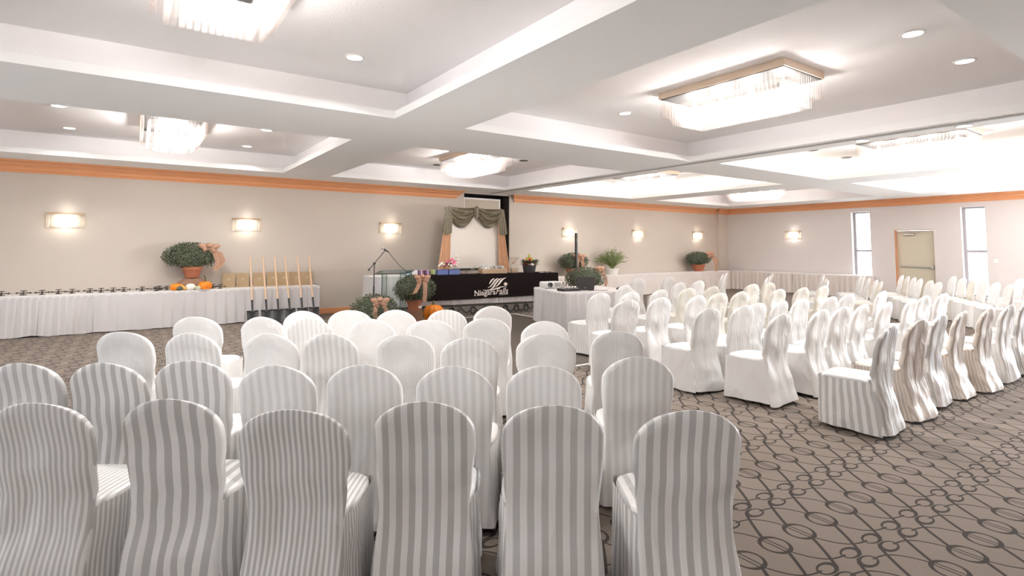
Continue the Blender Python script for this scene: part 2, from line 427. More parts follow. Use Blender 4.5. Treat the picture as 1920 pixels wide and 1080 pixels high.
for (i, j, x0, x1, y0, y1, lit) in bays:
    s = .28; b = MB()
    for (p, q) in (((x0,y0),(x1,y0)), ((x1,y0),(x1,y1)), ((x1,y1),(x0,y1)), ((x0,y1),(x0,y0))):
        b.quad((*p, SOFFIT), (*q, SOFFIT), (*q, LEDGE), (*p, LEDGE))
    X0, X1, Y0, Y1 = x0-s, x1+s, y0-s, y1+s
    for q in ((X0, x0, Y0, Y1), (x1, X1, Y0, Y1), (x0, x1, Y0, y0), (x0, x1, y1, Y1)): hq(b, *q, LEDGE, True)
    struct(b, 'trim_%d' % (len([o for o in bpy.data.objects if o.name.startswith('trim_')])+1), M['soffit'])
    b = MB()
    for (p, q) in (((X0,Y0),(X1,Y0)), ((X1,Y0),(X1,Y1)), ((X1,Y1),(X0,Y1)), ((X0,Y1),(X0,Y0))):
        b.quad((*p, LEDGE), (*q, LEDGE), (*q, TOP), (*p, TOP))
    hq(b, X0, X1, Y0, Y1, TOP)
    struct(b, 'ceiling_bay', M['ceil'])
    if lit:
        b = MB(); e = .10
        for (p0, p1, q0, q1) in ((X0+e, X1-e, Y0+e, Y0+e+.03), (X0+e, X1-e, Y1-e-.03, Y1-e), (X0+e, X0+e+.03, Y0+e, Y1-e), (X1-e-.03, X1-e, Y0+e, Y1-e)):
            b.box(p0, p1, q0, q1, LEDGE, LEDGE+.03)
        o = b.build('cove_light', M['cove'])
        tag(o, 'warm hidden cove light strip around the %s ceiling recess' % {(2,0): 'bright right middle', (2,1): 'bright rear middle', (3,0): 'far right window-side'}[(i, j)], 'light', 'cove lights in the ceiling recesses')
# partition track on the soffit between the two halves of the room
struct(MB().box(8.66, 8.74, YN, YB-.02, SOFFIT-.012, SOFFIT+.01), 'trim_track', mat('track_grey', (.42, .41, .40), .6))

# crown moulding (stepped profile) and baseboard
PROF = [(0, 3.01), (.02, 3.01), (.03, 3.045), (.055, 3.06), (.065, 3.10), (.10, 3.135), (.13, 3.15), (.145, 3.185), (.19, 3.20), (.20, 3.235), (0, 3.235)]
def crown(name, a, c, axis, sa=0, sc=0):
    n = len(PROF); b = MB()
    for k, (base, sl) in enumerate(((a, sa), (c, sc))):
        for d, z in PROF:
            t = base + sl*d
            b.v.append((t, YB-d, z) if axis == 'x' else (XR-d, t, z))
    for i in range(n):
        j = (i+1) % n; b.f.append((i, j, n+j, n+i))
    b.f.append(tuple(range(n))); b.f.append(tuple(range(2*n-1, n-1, -1)))
    struct(b, name, M['oak'])
crown('trim_crown_left', XL, 7.50, 'x', 0, 1.25)
crown('trim_crown_back', 9.56, 19.74, 'x', -.75, 0)
crown('trim_crown_right', YN, YB, 'y', 0, -1)
b = MB(); n = len(PROF)
for t, sl in ((19.74, -1), (XR, 0)):
    for d, z in PROF: b.v.append((t+sl*d, YB-.13-d, z))
for i in range(n):
    j = (i+1) % n; b.f.append((i, j, n+j, n+i))
b.f.append(tuple(range(n))); struct(b, 'trim_crown_pilaster', M['oak'])
def skirting(name, mb): struct(mb, name, M['oak'])
skirting('baseboard_back', MB().cbox(XL, NX0, YB-.025, YB, 0, .14, .006))
skirting('baseboard_back_far', MB().cbox(NX1, 19.7, YB-.025, YB, 0, .14, .006))
skirting('baseboard_right', MB().cbox(XR-.025, XR, W1[1], YB-.15, 0, .14, .006))

# tall panel standing in the niche
t = thing('folding_panel', 'tall beige partition panel with pale frame standing in the dark wall niche', 'panel', (8.52, YB+.20, 0))
b = MB(); b.box(-.60, .60, -.02, .02, .04, 3.04); b.build('panel_board', M['panel'], t)
b = MB(); b.box(-.645, -.60, -.03, .03, 0, 3.09); b.box(.60, .645, -.03, .03, 0, 3.09); b.box(-.60, .60, -.03, .03, 3.04, 3.09); b.box(-.6, .6, -.03, .03, 0, .04)
b.build('panel_frame', M['white_trim'], t)

# windows of the right wall
for k, (ya, yb_) in enumerate((W1, W2)):
    w = bpy.data.objects.new('window_%d' % (k+1), None); C.objects.link(w); w['kind'] = 'structure'
    X = XR+.2; fr = MB()
    fr.box(X-.02, X+.07, ya, ya+.045, WZ0, WZ1); fr.box(X-.02, X+.07, yb_-.075, yb_, WZ0, WZ1)
    fr.box(X, X+.07, ya+.045, yb_-.045, WZ1-.05, WZ1); fr.box(X, X+.07, ya+.045, yb_-.045, WZ0, WZ0+.05)
    fr.build('window_frame', M['alu'], w)
    MB().box(X-.02, X+.065, ya+.045, yb_-.075, 1.51, 1.59).build('window_bar', M['alu'], w)
    for z0, z1 in ((WZ0+.05, 1.53), (1.59, WZ1-.05)):
        MB().box(X+.03, X+.038, ya+.045, yb_-.045, z0, z1).build('window_pane', M['pane'], w)
    MB().cbox(XR-.05, XR+.2, ya-.03, yb_+.03, WZ0-.03, WZ0, .006).build('window_sill', M['white_trim'], w)
for k, (ya, yb_) in enumerate(LW):
    w = bpy.data.objects.new('window_%d' % (k+3), None); C.objects.link(w); w['kind'] = 'structure'
    fr = MB(); X = XL-.2
    for y in (ya, (ya+yb_)/2-.03, yb_-.06): fr.box(X, X+.06, y, y+.06, .5, 2.7)
    fr.box(X, X+.06, ya, yb_, .5, .56); fr.box(X, X+.06, ya, yb_, 2.64, 2.7)
    fr.build('window_frame', M['steel'], w)
    l = lamp('added_daylight', 'AREA', (XL-.26, (ya+yb_)/2, 1.6), DAYLIGHT_W/3, (.80, .90, 1.0), None, shape='RECTANGLE', size=2.1, size_y=.6)
    l.rotation_euler = (0, -PI/2-.85, 0)  # lamp added behind the unseen window, tilted up to brighten the ceiling
for q in (W3, W4):
    l = lamp('added_daylight', 'AREA', (XR+.3, (q[0]+q[1])/2, 1.55), 310, (.86, .93, 1.0), None, shape='RECTANGLE', size=2.5, size_y=.55); l.rotation_euler = (0, PI/2+.85, 0)  # lamps added in the unseen openings, aimed up at the ceiling
# ground seen through the slit windows
struct(MB().box(XR+.33, XR+30, -20, 40, -.3, -.1), 'floor_outside', M['ground'])

# door in the right wall
t = bpy.data.objects.new('door_1', None); C.objects.link(t); t['kind'] = 'structure'
X = XR
b = MB(); b.box(X+.002, X+.22, DR[1]-.02, DR[1], 0, DZ); b.box(X+.03, X+.22, DR[0], DR[0]+.012, 0, DZ); b.box(X+.03, X+.22, DR[0]+.012, DR[1]-.02, DZ-.02, DZ)
b.build('door_frame', M['jamb'], t)
MB().cbox(X+.14, X+.185, DR[0]+.015, DR[1]-.025, .01, DZ-.025, .004).build('door_leaf', M['door'], t)
b = MB(); b.cbox(X+.075, X+.105, DR[0]+.09, DR[1]-.12, 1.03, 1.075, .008); b.cbox(X+.06, X+.14, DR[0]+.05, DR[0]+.13, 1.0, 1.10, .01); b.cbox(X+.07, X+.14, DR[1]-.17, DR[1]-.12, 1.02, 1.085, .008)
b.build('push_bar', M['steel'], t)
b = MB(); b.cbox(X+.06, X+.14, DR[1]-.5, DR[1]-.22, 2.04, 2.11, .012); b.path([(X+.10, DR[1]-.3, 2.11), (X+.02, DR[1]-.55, 2.13), (X+.08, DR[1]-.7, 2.155)], .012)
b.build('door_closer', M['steel'], t)
b = MB(); b.cbox(XR-.012, XR, 4.88, 4.98, 1.22, 1.33, .003); o = b.build('light_switch', M['white_trim'])
b2 = MB(); b2.cbox(XR-.02, XR-.012, 4.91, 4.95, 1.25, 1.30, .002); b2.build('switch_toggle', M['gift_white'], o)
tag(o, 'small white switch plate on the wall right of the far window', 'switch')

# ---------------------------------------------------------------- chandeliers, sconces, downlights
TR = .021
tm1 = MB().tube((0,0,-.255), (0,0,0), TR, n=8, caps=False)
def tube_mesh(h):
    b = MB(); n = 8
    for r, z in ((TR, 0), (TR, -h), (TR-.005, -h), (TR-.005, 0)):
        for i in range(n): b.v.append((r*cos(2*PI*i/n), r*sin(2*PI*i/n), z))
    for k in range(3):
        for i in range(n): b.f.append((k*n+i, k*n+(i+1) % n, (k+1)*n+(i+1) % n, (k+1)*n+i))
    return b
def ring_points(hx, hy, step):
    P = []
    nx, ny = max(2, round(2*hx/step)), max(2, round(2*hy/step))
    for i in range(nx): P += [(-hx+2*hx*i/nx, -hy), (hx-2*hx*i/nx, hy)]
    for i in range(ny): P += [(hx, -hy+2*hy*i/ny), (-hx, hy-2*hy*i/ny)]
    return P
TIERS = [(.40, .82, 3.565, .235), (.315, .735, 3.48, .25), (.22, .64, 3.42, .22)]
tube_mats = [tube_mesh(t[3]).mesh('glass_tube', M['tube'], True) for t in TIERS]
joined = None
CH = [(.45, 3.86, 1, 'glass tube chandelier at the top left, cut off by the frame'),
      (6.06, 3.86, 1, 'large glass tube chandelier in the near right ceiling recess'),
      (.45, 10.15, 0, 'glass tube chandelier on the left above the long white display table'),
      (6.06, 10.15, 0, 'glass tube chandelier nearest the draped projection screen'),
      (11.5, 3.80, 0, 'glass tube chandelier in the brightly lit recess at upper right'),
      (11.5, 10.15, 0, 'glass tube chandelier in the lit recess in front of the screen niche'),
      (16.85, 10.15, 0, 'small distant glass tube chandelier by the far room corner'),
      (16.9, 3.80, 0, 'glass tube chandelier at the right frame edge above the slit windows')]
for (cx, cy, single, lab) in CH:
    t = thing('chandelier', lab, 'chandelier', (cx, cy, 0), 0, 'ceiling chandeliers')
    b = MB(); b.cbox(-.43, .43, -.85, .85, 3.575, TOP, .004); b.build('base_frame', M['fix'], t)
    MB().box(-.41, .41, -.83, .83, 3.569, 3.575).build('darkened_plate', M['darkened'], t)
    for k, (hx, hy, zt, h) in enumerate(TIERS):
        P = ring_points(hx, hy, .05)
        if single:
            for q in P: put(tube_mats[k], 'glass_tube', t, (q[0], q[1], zt))
        else:
            b = MB(); src = tube_mesh(h)
            for q in P:
                n = len(b.v); b.v += [(v[0]+q[0], v[1]+q[1], v[2]+zt) for v in src.v]; b.f += [tuple(n+i for i in f) for f in src.f]
            o = b.build('glass_tubes', M['tube'], t, True); o['kind'] = 'stuff'
    for q in ((0, -.6), (0, -.2), (0, .2), (0, .6)):
        b = MB(); b.lathe([(.005, -.045), (.03, -.03), (.04, 0), (.03, .03), (.014, .05), (.014, .09)], 10, (q[0], q[1], 3.485)); b.build('bulb', M['bulb'], t, True)
        lamp('bulb_light', 'POINT', (q[0], q[1], 3.42), CHANDELIER_W, (1, .985, .965), t, shadow_soft_size=.06)

SCN = [(-1.075, 'leftmost wall sconce, above the far left of the display table'), (2.105, 'wall sconce left of the shovels, above the bronze plaques'),
       (5.56, 'wall sconce between the microphone and the draped screen'), (11.76, 'wall sconce partly behind the black pole speaker'),
       (15.02, 'wall sconce right of the grass plant on the back wall'), (18.45, 'wall sconce above the potted mum near the room corner')]
def sconce(x, y, rz, lab):
    t = thing('wall_sconce', lab, 'sconce', (x, y, 2.27), rz, 'wall sconces')
    b = MB(); b.cbox(-.29, .29, -.115, 0, -.03, 0, .004); b.build('top_plate', M['brass'], t)
    b = MB(); b.cbox(-.27, .27, -.012, 0, -.28, -.03, .003); b.build('back_plate', M['sconce_back'], t)
    b = MB()
    for i in range(14):
        xx = -.27+.54*i/13; b.tube((xx, -.095, -.03), (xx, -.095, -.295), .019, n=8, caps=False)
    for yy in (-.075, -.04):
        for xx in (-.27, .27): b.tube((xx, yy, -.03), (xx, yy, -.295), .019, n=8, caps=False)
    b.build('glass_rods', M['rod'], t, True)['kind'] = 'stuff'
    for xx in (-.1, .1):
        b = MB(); b.lathe([(.006, -.05), (.02, -.03), (.024, 0), (.012, .04), (.012, .07)], 8, (xx, -.05, -.11)); b.build('bulb', M['bulb'], t, True)
    lamp('sconce_light', 'POINT', (0, -.06, -.16), SCONCE_W, (1, .92, .82), t, shadow_soft_size=.03)
    lamp('sconce_uplight', 'POINT', (.02, -.16, .05), SCONCE_W*.13, (1, .92, .82), t, shadow_soft_size=.03)
for x, lab in SCN: sconce(x, YB, 0, lab)
sconce(XR, 10.72, -PI/2, 'wall sconce on the right wall, left of the slit windows')

DL = [(1.88, 5.67, TOP, 1, 'lit downlight near the top centre, right of the top left chandelier'),
      (-.96, 10.14, TOP, 1, 'nearer of the two lit downlights left of the left chandelier'), (-.97, 11.96, TOP, 1, 'farther of the two lit downlights left of the left chandelier'),
      (1.85, 10.16, TOP, 1, 'nearer of the two lit downlights right of the left chandelier'), (1.83, 12.02, TOP, 1, 'farther of the two lit downlights right of the left chandelier'),
      (6.05, 5.70, TOP, 1, 'lit downlight left of the large near right chandelier'), (6.0, 1.97, TOP, 1, 'topmost lit downlight at the upper right'),
      (7.35, 1.95, TOP, 1, 'lit downlight at upper right, below the topmost one'), (6.10, 12.01, TOP, 0, 'unlit dark downlight left of the screen-side chandelier'),
      (7.45, 10.23, TOP, 0, 'unlit dark downlight right of the screen-side chandelier'), (11.51, 5.62, TOP, 0, 'left unlit downlight in the bright cove recess'),
      (13.07, 5.65, TOP, 0, 'right unlit downlight in the bright cove recess'), (8.9, 3.62, SOFFIT, 1, 'lit downlight on the soffit edge, farther one along the track'),
      (8.9, 2.40, SOFFIT, 1, 'lit downlight on the soffit edge, nearer one along the track')]
for x, y, z, on, lab in DL:
    t = thing('downlight', lab, 'downlight', (x, y, z), 0, 'recessed downlights')
    b = MB(); n = 20
    for r, zz in ((.105, 0), (.105, -.008), (.085, -.010), (.08, 0)):
        for i in range(n): b.v.append((r*cos(2*PI*i/n), r*sin(2*PI*i/n), zz))
    for k in range(3):
        for i in range(n): b.f.append((k*n+i, k*n+(i+1) % n, (k+1)*n+(i+1) % n, (k+1)*n+i))
    b.build('trim_ring', M['white_trim'] if on else M['black'], t, True)
    if on: lamp('downlight_beam', 'SPOT', (0, 0, -.02), DOWNLIGHT_W*(.22 if y > 9 else .12 if x > 8 else .34 if x > 5 else 1.1), (1, .985, .965), t, spot_size=2.3, spot_blend=.9, shadow_soft_size=.07)
    MB().lathe([(.082, -.004), (.082, -.001)], 20).build('lens', M['down_on'] if on else M['down_off'], t)

# ---------------------------------------------------------------- covered banquet chairs
def lerp_tab(tab, z):
    for (a, va), (c, vc) in zip(tab, tab[1:]):
        if z <= c:
            k = (z-a)/(c-a); k = k*k*(3-2*k); return va+(vc-va)*k
    return tab[-1][1]
HC = .945
def chair_meshes(seed, period, lo, shoulder=1.0, tint=(1, 1, 1), wr=.8):
    R = random.Random(seed)
    m = cloth('cover_cloth', period, lo, wrinkle=wr, tint=tint)
    W = [(.03, .236+R.uniform(-.012, .015)), (.22, .218), (.44, .204), (.60, .216), (.70, .226*shoulder), (1, .228*shoulder)]
    YR = [(.03, -.30+R.uniform(-.03, .01)), (.2, -.275), (.40, -.235), (.50, -.232), (.68, -.262), (.95, -.315)]
    fold = [(R.uniform(-.2, .2), R.uniform(.25, .5), R.uniform(-.9, .9), R.uniform(.035, .07), R.uniform(-.016, .016)) for _ in range(9)]
    hem = [R.uniform(0, 6) for _ in range(4)]
    zs = [.03+R.uniform(-.004, .012)] + [.03+.41*k/11 for k in range(1, 12)] + [.46+.29*k/9 for k in range(10)]
    zc = .782
    for k in range(1, 12):
        zs.append(zc+(HC-zc)*sin(PI/2*k/11.5))
    zs.append(HC-.001)
    n = 44; v = []; uv = []
    nz = len(zs); top_e = 1.92+R.uniform(-.15, .25)
    def pt(i, j):
        z = zs[j]; t = 2*PI*i/n + PI/n
        w = lerp_tab(W, z); th = .058 if z < .5 else .075-.02*(z-.5)/.45
        if z > zc:
            q = min(1, (z-zc)/(HC-zc)); w *= max(.0, 1-q**top_e)**(1/top_e)
            th *= max(.12, (1-q**5))
        c, s = cos(t), sin(t)
        ex = .42
        x = w*math.copysign(abs(c)**ex, c); yy = math.copysign(abs(s)**.55, s)
        y = lerp_tab(YR, z)+th*.5*(1+yy)
        if yy < 0 and z < HC-.03:                         # rear face: soft folds
            for fx, fz, sl, wd, am in fold:
                d = (x-fx) - sl*(z-fz); y += am*math.exp(-(d/wd)**2)*math.exp(-((z-fz)/.22)**2)*(-yy)
            if z < .4:
                y -= (.4-z)*.06*(1+sin(x*17+hem[0]))*(-yy)*.5
                x += (.4-z)*.03*sin(x*9+hem[1])
        return (x, y, z + (.012*sin(x*8+hem[2]) if j == 0 else 0))
    b = MB(); b.grid(pt, n, nz, closed=True); b.f.append(tuple((nz-1)*n+i for i in range(n)))
    back = b.mesh('back_cover', m, True, [(p[0]+.3, p[2]) for p in b.v])
    # seat cushion
    b = MB(); prof = [(.97, .415), (1.0, .43), (1.005, .45), (.985, .467), (.93, .476), (.6, .484), (.25, .487)]
    def sp(i, j):
        k, z = prof[j]; t = 2*PI*i/32; c, s = cos(t), sin(t)
        return (.228*k*math.copysign(abs(c)**.5, c), .033+.217*k*math.copysign(abs(s)**.5, s), z)
    b.grid(sp, 32, len(prof), closed=True); b.f.append(tuple((len(prof)-1)*32+i for i in range(32)))
    seat = b.mesh('seat_cover', m, True, [(p[0]+.3, p[1]) for p in b.v])
    # skirt: two sides and front, hanging from the seat edge
    cr = .05; P = []; x, yf, yr = .229, .256, -.225
    for k in range(12): P.append((-x, yr+(yf-cr-yr)*k/11, -1, 0))
    for k in range(1, 5): a = PI - PI/2*k/5; P.append((-x+cr+cr*cos(a), yf-cr+cr*sin(a), cos(a), sin(a)))
    for k in range(11): P.append((-x+cr+(2*x-2*cr)*k/10, yf, 0, 1))
    for k in range(1, 5): a = PI/2 - PI/2*k/5; P.append((x-cr+cr*cos(a), yf-cr+cr*sin(a), cos(a), sin(a)))
    for k in range(12): P.append((x, yf-cr-(yf-cr-yr)*k/11, 1, 0))
    arc = [0]
    for a, c in zip(P, P[1:]): arc.append(arc[-1]+math.hypot(c[0]-a[0], c[1]-a[1]))
    zz = [.455, .435, .41, .36, .31, .25, .19, .13, .08, .03]
    pk = [(R.uniform(0, arc[-1]), R.uniform(.1, .4), R.uniform(-1.3, 1.3), R.uniform(.02, .05), R.uniform(-.014, .014)) for _ in range(10)]
    flare = R.uniform(.008, .03); kk = R.uniform(20, 30); p0 = R.uniform(0, 6)
    def kp(i, j):
        z = zz[j]; q = (.455-z)/.425; px, py, nx, ny = P[i]; d = flare*q**1.3
        d += .010*q*sin(arc[i]*kk+p0) - (.004 if j == 0 else 0)
        for fa, fz, sl, wd, am in pk:
            e = (arc[i]-fa)-sl*(z-fz); d += am*math.exp(-(e/wd)**2)*math.exp(-((z-fz)/.15)**2)
        d = max(d, .001)
        rear = max(0, 1-min(i, len(P)-1-i)/9.0)
        re = max(0, 1-min(i, len(P)-1-i)/4.0)
        xx = (px+nx*d)*(1-re)+math.copysign(lerp_tab(W, z)*.985, px)*re
        return (xx, py+ny*d+rear*(lerp_tab(YR, z)+.03-yr), z+(.012*sin(arc[i]*5+p0) if j == len(zz)-1 else 0))
    b = MB(); b.grid(kp, len(P), len(zz))
    skirt = b.mesh('skirt', m, True, [(arc[k % len(P)], p[2]) for k, p in enumerate(b.v)])
    return back, seat, skirt
legm = MB().tube((0, 0, 0), (0, .0, .42), .011, .014, n=8).mesh('leg', M['leg'], True)
LEGS = [(-.19, .20), (.19, .20), (-.165, -.195), (.165, -.195)]
shaded = (.90, .875, .80)  # cover tint with the shade of the middle block's far rows in it
VAR = {'thin': chair_meshes(1, .026, .66), 'wide': chair_meshes(2, .066, .60), 'thin2': chair_meshes(3, .024, .62, 1.04), 'wide2': chair_meshes(4, .058, .62, 1.02),
       'wide3': chair_meshes(5, .062, .66), 'soft': chair_meshes(6, .05, .86), 'soft2': chair_meshes(7, .045, .88, .98), 'fine': chair_meshes(8, .016, .85, 1.03),
       'plain': chair_meshes(9, 0, 1, 1.0), 'plain2': chair_meshes(10, 0, 1, 1.06), 'fine2': chair_meshes(12, .015, .8, .96),
       'shaded': chair_meshes(13, .018, .9, 1, shaded), 'shaded2': chair_meshes(14, 0, 1, 1.04, shaded), 'tan': chair_meshes(15, .03, .72, 1, (.96, .88, .80))}
LOOK = {'thin': 'finely striped white', 'thin2': 'finely striped white', 'wide': 'broad-striped white', 'wide2': 'broad-striped white', 'wide3': 'broad-striped white',
        'soft': 'white satin', 'soft2': 'white satin', 'fine': 'white pinstriped', 'fine2': 'white pinstriped', 'plain': 'plain white', 'plain2': 'plain white',
        'shaded': 'shaded', 'shaded2': 'shaded', 'tan': 'striped off-white'}
def chair(x, y, rz, var, where, group):
    """x, y: where the crown of the back stands"""
    ox, oy = x - sin(rz)*.285, y + cos(rz)*.285
    t = thing('banquet_chair', LOOK[var]+' covered chair, '+where, 'chair', (ox, oy, 0), rz, group)
    for me, nm in zip(VAR[var], ('back_cover', 'seat_cover', 'skirt')): put(me, nm, t)
    for q in LEGS: put(legm, 'leg', t, (q[0], q[1], 0))
    return t
RJ = random.Random(5)
LROWS = [('nearest', -36, [(-.31, 3.18, 'thin'), (.17, 2.93, 'wide'), (.58, 2.45, 'thin2'), (1.09, 2.25, 'wide2'), (1.53, 1.88, 'wide3'), (1.96, 1.50, 'wide2')]),
         ('second', -36, [(-.49, 4.29, 'wide3'), (-.10, 4.03, 'wide2'), (.32, 3.82, 'wide3'), (.71, 3.41, 'soft'), (1.13, 3.13, 'soft2'), (1.55, 2.81, 'soft'), (1.98, 2.52, 'soft2'), (2.64, 2.40, 'soft')]),
         ('third', -37, [(-.03, 5.41, 'fine'), (.41, 5.02, 'soft2'), (.92, 4.67, 'plain'), (1.31, 4.41, 'soft'), (1.77, 4.0, 'fine'), (2.12, 3.61, 'soft2'), (2.72, 3.43, 'plain2'), (3.29, 3.21, 'fine2')]),
         ('fourth', -36, [(.54, 6.16, 'plain2'), (1.07, 5.81, 'plain'), (1.42, 5.43, 'soft2'), (1.9, 5.07, 'plain'), (2.33, 4.69, 'plain2'), (2.83, 4.49, 'fine'), (3.18, 4.03, 'plain')]),
         ('fifth', -33, [(1.53, 6.1, 'plain'), (1.96, 5.88, 'plain2'), (2.39, 5.65, 'plain'), (2.85, 5.34, 'soft2'), (3.48, 5.39, 'plain')])]
for nm, a, P in LROWS:
    for k, (x, y, v) in enumerate(P):
        chair(x, y, math.radians(a+RJ.uniform(-3, 3)), v, '%s from left in the %s row of the left block' % (ORD[k], nm), 'covered chairs in the left block')
cyc = ['fine', 'plain', 'fine2', 'plain2', 'soft2', 'plain']
CROWS = [('nearest', 2.08, [5.52, 6.23, 6.88, 7.53, 8.12, 8.85, 9.52, 10.2]), ('second', 3.08, [5.59, 6.33, 6.88, 7.4, 7.95, 8.75, 9.50, 10.2]), ('third', 3.83, [5.40, 5.98, 6.42, 6.96, 7.52, 8.17, 8.82, 10.0]),
         ('fourth', 5.0, [5.36, 6.03, 6.75, 7.36, 7.92, 8.90, 9.65, 10.38]), ('fifth', 5.98, [5.84, 6.38, 7.13, 7.8, 8.59, 9.75, 10.45]), ('sixth', 7.12, [7.51, 9.02, 9.75]), ('seventh', 8.53, [9.47, 10.49])]
for r, (nm, y, X) in enumerate(CROWS):
    for k, x in enumerate(X):
        if r == 0: v = ['wide3', 'tan', 'thin', 'tan', 'tan', 'soft', 'thin', 'tan'][k]
        elif r >= 3 and k > 2: v = ['shaded', 'shaded2'][k % 2]
        else: v = cyc[(k*2+r) % 6]
        chair(x, y+RJ.uniform(-.06, .06), math.radians((4.5 if (r, k) == (0, 0) else RJ.uniform(-4, 5))), v, '%s from left in the %s row of the middle block' % (ORD[k], nm), 'covered chairs in the middle block')
WROWS = [('farthest', [(12.91, 8.74), (13.55, 9.05)]), ('second farthest', [(12.29, 7.16), (13.3, 7.66), (14.24, 8.13)]), ('third farthest', [(12.39, 5.84), (13.0, 6.16), (14.45, 6.9), (15.12, 7.23)]),
         ('fourth farthest', [(12.88, 5.0), (13.4, 5.29), (14.17, 5.75), (14.75, 6.1), (15.3, 6.4)]), ('third nearest', [(13.59, 4.22), (14.12, 4.53), (14.78, 4.93), (15.3, 5.23), (15.85, 5.55), (16.4, 5.87)]),
         ('second nearest', [(13.94, 3.18), (14.60, 3.55), (15.11, 3.88), (15.62, 4.2), (16.15, 4.53), (16.78, 4.90)]), ('nearest', [(16.3, 3.35), (16.88, 3.68)])]
for r, (nm, P) in enumerate(WROWS):
    for k, (x, y) in enumerate(P):
        chair(x, y, math.radians(29+RJ.uniform(-3, 3)), ['fine', 'plain', 'soft2', 'shaded', 'plain2'][(k+r) % 5], '%s from aisle in the %s row, far right block' % (ORD[k], nm), 'covered chairs in the far right block')

# ---------------------------------------------------------------- skirted tables
def pleats(P, z0, z1, pitch, amp, seed, flare=.0, rough_hem=.0, closed=False):
    """pleated cloth along polyline P (outward = right of travel direction)"""
    R = random.Random(seed); pts = []
    for (ax, ay), (cx, cy) in zip(P, P[1:]):
        L = math.hypot(cx-ax, cy-ay); n = max(2, int(L/pitch*8)); dx, dy = (cx-ax)/L, (cy-ay)/L
        for k in range(n): pts.append((ax+dx*L*k/n, ay+dy*L*k/n, dy, -dx, L*k/n))
    pts.append((*P[-1], pts[-1][2], pts[-1][3], 0))
    ph = [R.uniform(-.25, .25) for _ in range(400)]
    arc = 0; A = []
    for a, c in zip(pts, pts[1:]+[pts[-1]]):
        A.append(arc); arc += math.hypot(c[0]-a[0], c[1]-a[1])
    zs = [z1, z1-.03, z1-.08, z1-.2, (z0+z1)/2, z0+.15, z0]
    def fn(i, j):
        x, y, nx, ny, _ = pts[i]; q = (z1-zs[j])/(z1-z0); k = A[i]/pitch; c = int(k)
        w = (k+ph[c % 400]*q*.8) % 1.0
        prof = (w/.8 if w < .8 else (1-w)/.2)
        d = amp*(.35+.65*q)*prof + flare*q + amp*.5*q*sin(A[i]*7+ph[c % 400]*6)
        return (x+nx*d, y+ny*d, zs[j]+(rough_hem*(sin(A[i]*6)+sin(A[i]*13+1)) if j == 6 else 0))
    b = MB(); b.grid(fn, len(pts), 7)
    return b, [(A[k % len(pts)], p[2]) for k, p in enumerate(b.v)]
def skirted(name, label, loc, rz, hx, dep, h, pitch, amp, skirt_path, seed, group, ms='skirt', flare=.01, hem=.004, z0=.015):
    """origin on the floor at the middle of the front edge, depth along local +y"""
    t = thing(name, label, 'table', loc, rz, group)
    b = MB(); b.cbox(-hx, hx, 0, dep, h-.03, h, .008); b.build('tabletop_cloth', M['table_cloth'], t, True)
    b = MB(); b.cbox(-hx-.004, hx+.004, -.004, .012, h-.055, h-.002, .004); b.build('cloth_edge', M['table_cloth'], t, True)
    b, uv = pleats(skirt_path, z0, h-.028, pitch, amp, seed, flare, hem); b.build('skirt', M[ms], t, True, uv=uv)
    for x in (-hx+.12, hx-.12):
        for y in (.12, dep-.1): MB().tube((x, y, 0), (x, y, h-.03), .014, n=6).build('leg', M['black'], t)
    return t
YF = 12.97
skirted('display_table', 'long white display table with gathered skirt at the far left', (-2.69, YF, 0), 0, 2.15, .62, .735, .10, .035, [(-2.15, 0), (2.15, 0), (2.15, .02)], 3, 'display tables along the left wall', hem=.008)
skirted('display_table', 'white pleated display table carrying the mum, plaques and gourds', (1.53, YF, 0), 0, 2.07, .62, .735, .185, .035, [(-2.07, 0), (2.07, 0), (2.07, .6)], 4, 'display tables along the left wall')
# back-right wall of tables
RT = [(10.55, .85, 'behind the black-draped head table'), (12.45, 1.05, 'under the bushy grass plant'), (14.55, 1.05, 'right of the grass plant'), (16.65, 1.05, 'left of the corner mum'), (18.66, .96, 'under the corner mum')]
for k, (x, hx, w) in enumerate(RT):
    skirted('buffet_table', 'white skirted table along the back wall, '+w, (x, YF, 0), 0, hx, .62, .735, .17, .036, [(-hx, 0), (hx, 0)] if k else [(-hx, .6), (-hx, 0), (hx, 0)], 20+k, 'buffet tables along the walls', 'skirt_r')
for k, (y, hy, w) in enumerate(((11.72, 1.25, 'next to the room corner'), (9.262, 1.2, 'ending by the first slit window'))):
    skirted('buffet_table', 'white skirted table along the right wall, '+w, (19.66, y, 0), -PI/2, hy, .62, .735, .17, .036, [(-hy, 0), (hy, 0)] if k == 0 else [(-hy, 0), (hy, 0), (hy, .6)], 30+k, 'buffet tables along the walls', 'skirt_r')
# equipment table
AVR = math.radians(-14)
av = thing('equipment_table', 'white skirted table with laptop and mixer in the centre aisle', 'table', (7.95, 8.75, 0), AVR)
b = MB(); b.cbox(-.80, .80, -.80, .80, .72, .75, .008); b.build('tabletop_cloth', M['table_cloth'], av, True)
b, uv = pleats([(-.80, .80), (-.80, -.80), (.80, -.80), (.80, .80), (-.80, .80)], .02, .725, .17, .042, 8, .012, .004); b.build('skirt', M['skirt'], av, True, uv=uv)
b = MB(); b.cbox(-.808, .808, -.808, .808, .69, .735, .006); b.build('cloth_edge', M['table_cloth'], av, True)
for x in (-.68, .68):
    for y in (-.68, .68): MB().tube((x, y, 0), (x, y, .69), .014, n=6).build('leg', M['black'], av)
AVM = Matrix.Translation((7.95, 8.75, .75)) @ Matrix.Rotation(AVR, 4, 'Z')
def on_av(x, y):
    p = AVM @ Vector((x, y, 0)); return (p.x, p.y, p.z)

